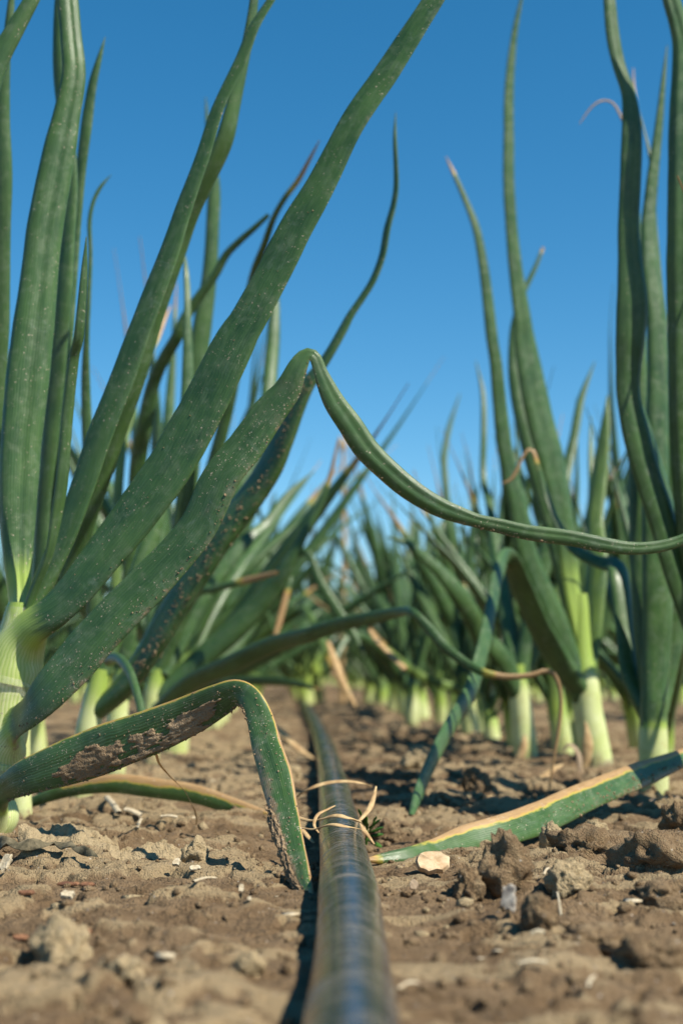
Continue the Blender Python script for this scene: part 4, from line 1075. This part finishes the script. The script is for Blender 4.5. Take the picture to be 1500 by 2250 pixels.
chip(950, 1928, 74, 52, 18, 'oval tan wood chip lying below the tip of the lying leaf', M_TANWOOD, seed=1, tilt=1.0)
chip(1118, 2018, 34, 62, 14, 'ragged grey weathered wood chip stuck upright in the soil', M_GREYWOOD, seed=2, tilt=1.25, rot=-0.4, ragged=0.3)
chip(908, 1960, 20, 22, 8, 'tiny brown chip standing just right of the tape', M_ROOT, seed=3, tilt=1.3)
chip(1366, 1872, 18, 28, 10, 'small tan chip sticking up on the right mound', M_TANWOOD, seed=4, tilt=1.2)
chip(12, 1922, 26, 40, 8, 'splintered pale straw chip at the left edge', M_STRAW, seed=5, tilt=1.0, rot=-0.5, ragged=0.25)
chip(148, 1980, 28, 20, 10, 'white fluffy scrap on the soil near the left edge', M_STRAW, seed=6, tilt=0.6, ragged=0.4)
chip(388, 1922, 18, 18, 8, 'small white flake in front of the pale rounded clod', M_STRAW, seed=7, tilt=0.8, ragged=0.3)
chip(427, 1922, 22, 14, 5, 'small yellowish flake beside the white flake', M_STRAW, seed=8, tilt=0.7, ragged=0.3)
chip(530, 1972, 12, 20, 5, 'tiny pale flake left of the bent leaf tip', M_STRAW, seed=9, tilt=1.0)
chip(548, 1982, 10, 10, 4, 'tiniest pale flake beside the other pale flake left of the leaf tip', M_STRAW, seed=10, tilt=1.0)
chip(60, 1972, 38, 14, 6, 'orange-brown bark bit near the left edge', M_BARK, 'bark_bit', 'bark', seed=11, tilt=0.4)
chip(182, 2056, 40, 18, 6, 'blurred red-brown bark bit beside the big pale lump', M_BARK, 'bark_bit', 'bark', seed=12, tilt=0.5)
chip(46, 2072, 36, 16, 6, 'blurred red-brown bark bit at the left edge low in front', M_BARK, 'bark_bit', 'bark', seed=13, tilt=0.5)
chip(150, 1948, 48, 14, 5, 'dark brown flat bark bit behind the white scrap', M_BARK, 'bark_bit', 'bark', seed=14, tilt=0.3)
chip(192, 1952, 34, 14, 5, 'dark brown bark bit right of the flat one', M_BARK, 'bark_bit', 'bark', seed=15, tilt=0.4)

def straw(a, b, w, label, lift=0.002, thick=0.6):
    mid = ((a[0] + b[0]) / 2, (a[1] + b[1]) / 2, w)
    P = [on_ground(a[0], a[1], lift), on_ground(b[0], b[1], lift)]
    P = [P[0], (P[0] + P[1]) / 2 + np.array([0, 0, 0.0004]), P[1]]
    W = [w * p[1] / FPX for p in P]
    bl = Blade(np.array(P), np.array(W), n=14, m=8, thick=thick, face=(0, -0.5, 1), wob=0.05, round_base=0, round_tip=0)
    o = bpy.data.objects.new('straw', bl.mesh('straw', M_STRAW, P[0])); o.location = P[0]
    link(o); tag(o, label, 'straw')
straw((424, 1958), (472, 1947), 9, 'white straw piece lying in the middle of the left soil')
straw((353, 1806), (390, 1818), 8, 'short pale straw behind the pale crust flake')
straw((302, 1834), (310, 1812), 7, 'tiny upright pale straw behind the pale crust flake')
straw((1138, 2146), (1200, 2149), 9, 'tan straw lying low on the right soil')
straw((874, 2204), (916, 2186), 9, 'pale straw at the bottom right beside the tape')
straw((1224, 1994), (1232, 2034), 5, 'thin straw standing against the dark-sided clod')
straw((1194, 1956), (1205, 1926), 6, 'short tan straw stub in front of the wide mound')
straw((1290, 2200), (1306, 2184), 9, 'blurred pale straw at the lower right')
straw((1165, 2082), (1196, 2072), 9, 'grey-white straw below the dark-sided clod')
straw((235, 1772), (262, 1800), 14, 'broad pale straw flake behind the crust near the front plant')
straw((275, 1790), (310, 1810), 14, 'second broad flake right of the broad pale straw flake')

# weed seedling beside the tape
wg = on_ground(822, 1850); weed = empty('weed_seedling', wg); tag(weed, 'tiny green weed seedling right beside the tape', 'weed')
for (x0, y0, x1, y1, w) in ((806, 1820, 800, 1790, 16), (806, 1822, 836, 1800, 14), (808, 1830, 842, 1818, 14), (806, 1836, 842, 1834, 13), (808, 1844, 838, 1862, 12), (800, 1815, 788, 1778, 12), (812, 1826, 826, 1794, 12)):
    strip('leaf', [(x0, y0, 3), ((x0 * 2 + x1) / 3, (y0 * 2 + y1) / 3, w * .8), ((x0 + 3 * x1) / 4, (y0 + 3 * y1) / 4, w), (x1, y1, 3)], None, None, M_WEED, thick=0.3, Y=(49, 48.6, 48.4, 48.2), parent=weed, n=14, m=10, face=(0, -0.7, 1), wob=0.02)
strip('stem', [(804, 1856, 5), (806, 1830, 5), (805, 1812, 4)], None, None, M_WEED, thick=0.9, Y=(49, 49), parent=weed, n=8, m=8, face=(0, -1, 0))

# withered leaves round the right-hand necks
for i, (pts, Yv, lab) in enumerate((
    ([(1120, 1745, 10), (1150, 1735, 22), (1185, 1715, 22), (1215, 1690, 14), (1235, 1680, 5)], (78, 78, 79), 'curled brown dry leaf at the foot of the longest pale neck'),
    ([(1236, 1650, 5), (1250, 1636, 10), (1268, 1655, 12), (1274, 1700, 8)], (82, 82), 'thin dark dry loop leaning on the longest pale neck'),
    ([(1385, 1790, 14), (1420, 1770, 24), (1455, 1758, 20), (1490, 1752, 8)], (62, 62), 'dark dry leaf under the right end of the lying leaf'),
    ([(1440, 1740, 18), (1458, 1765, 26), (1478, 1790, 20), (1490, 1800, 6)], (60, 60), 'pale papery dry leaf at the foot of the short bright neck'),
    ([(1268, 1700, 8), (1282, 1680, 22), (1290, 1640, 24), (1288, 1600, 10), (1284, 1585, 3)], (83.5, 83.5), 'torn papery brown sheath scrap clinging to the longest pale neck'),
    ([(1120, 1690, 6), (1138, 1668, 18), (1150, 1640, 16), (1152, 1615, 4)], (96, 96.5), 'torn tan sheath scrap at the foot of the neck left of the longest one'),
    ([(1330, 1725, 6), (1350, 1705, 20), (1375, 1700, 22), (1398, 1712, 8)], (74, 74), 'curled tan dry leaf between the longest neck and the short bright neck'),
    ([(1060, 1760, 6), (1085, 1752, 16), (1115, 1756, 18), (1150, 1765, 6)], (66, 67), 'flat tan dry leaf on the shaded soil below the pale necks'),
    ([(655, 1818, 5), (690, 1822, 9), (725, 1812, 10), (760, 1816, 9), (792, 1822, 4)], (43.4, 42.2, 41.3, 41.2, 42.2), 'third dry strand over the tape, lowest of the tangle'),
    ([(700, 1830, 4), (690, 1812, 7), (698, 1790, 8), (720, 1778, 6), (736, 1770, 3)], (42.5, 43, 43.6, 44, 44.6), 'short curled dry strand on the left shoulder of the tape'),
    ([(600, 1590, 6), (625, 1615, 14), (655, 1645, 16), (690, 1668, 6)], (95, 92), 'blurred yellow dry leaf left of the tape where it bends away'),
    ([(812, 1384, 8), (830, 1410, 13), (860, 1440, 17), (890, 1470, 18)], (108, 104), 'thin yellowing dry leaf in the gap behind the drooping leaf'),
    ([(720, 1410, 10), (735, 1450, 14), (755, 1500, 12), (780, 1550, 7)], (115, 110), 'blurred orange dry leaf hanging over the row gap'))):
    strip('dry_leaf', pts, lab, 'dry leaf', (M_ROOT if 'dark' in lab else M_DRY), Y=list(Yv) if len(Yv) == len(pts) else list(np.interp(np.linspace(0, 1, len(pts)), np.linspace(0, 1, len(Yv)), Yv)), thick=0.35, n=26, m=10)

# loose crumbs of soil and chaff: nobody could count them
def scatter(name, count, seed, xr, yr, size, mat, label, flat=1.0):
    r = np.random.RandomState(seed)
    x = xr[0] + (xr[1] - xr[0]) * r.rand(count); y = yr[0] + (yr[1] - yr[0]) * r.rand(count) ** 1.5
    ok = np.abs(x - tape_x(y)) > 0.0075
    x, y = x[ok], y[ok]
    h = Hpair(x, y)[0]
    v, f = ICO
    Vs, Fs = [], []
    for i in range(len(x)):
        s = size[0] + (size[1] - size[0]) * r.rand() ** 5
        sc = np.array([1, 0.5 + 0.8 * r.rand(), flat * (0.5 + 0.5 * r.rand())]) * s
        a = r.rand() * 6.28; ca, sa = math.cos(a), math.sin(a)
        q = v * (0.7 + 0.6 * r.rand(len(v), 1)) * sc
        q = np.stack([q[:, 0] * ca - q[:, 1] * sa, q[:, 0] * sa + q[:, 1] * ca, q[:, 2]], 1)
        Vs.append(q + np.array([x[i], y[i], h[i] + 0.3 * sc[2]])); Fs.append(f + i * len(v))
    o = link(bpy.data.objects.new(name, mesh_np(name, np.vstack(Vs), np.vstack(Fs), mat, smooth_=False)))
    return tag(o, label, 'debris', kind='stuff')
scatter('soil_crumbs', 9000, 1, (-0.12, 0.18), (0.19, 1.0), (0.00025, 0.0018), M_CLOD, 'loose crumbs of brown soil all over the ground')
scatter('pale_crumbs', 500, 2, (-0.12, 0.20), (0.19, 1.2), (0.0003, 0.0024), M_CLOD_PALE, 'loose pale crumbs of dry soil')
scatter('chaff', 170, 3, (-0.12, 0.20), (0.22, 1.2), (0.0005, 0.0030), M_STRAW, 'tiny bits of straw chaff on the soil', 0.25)
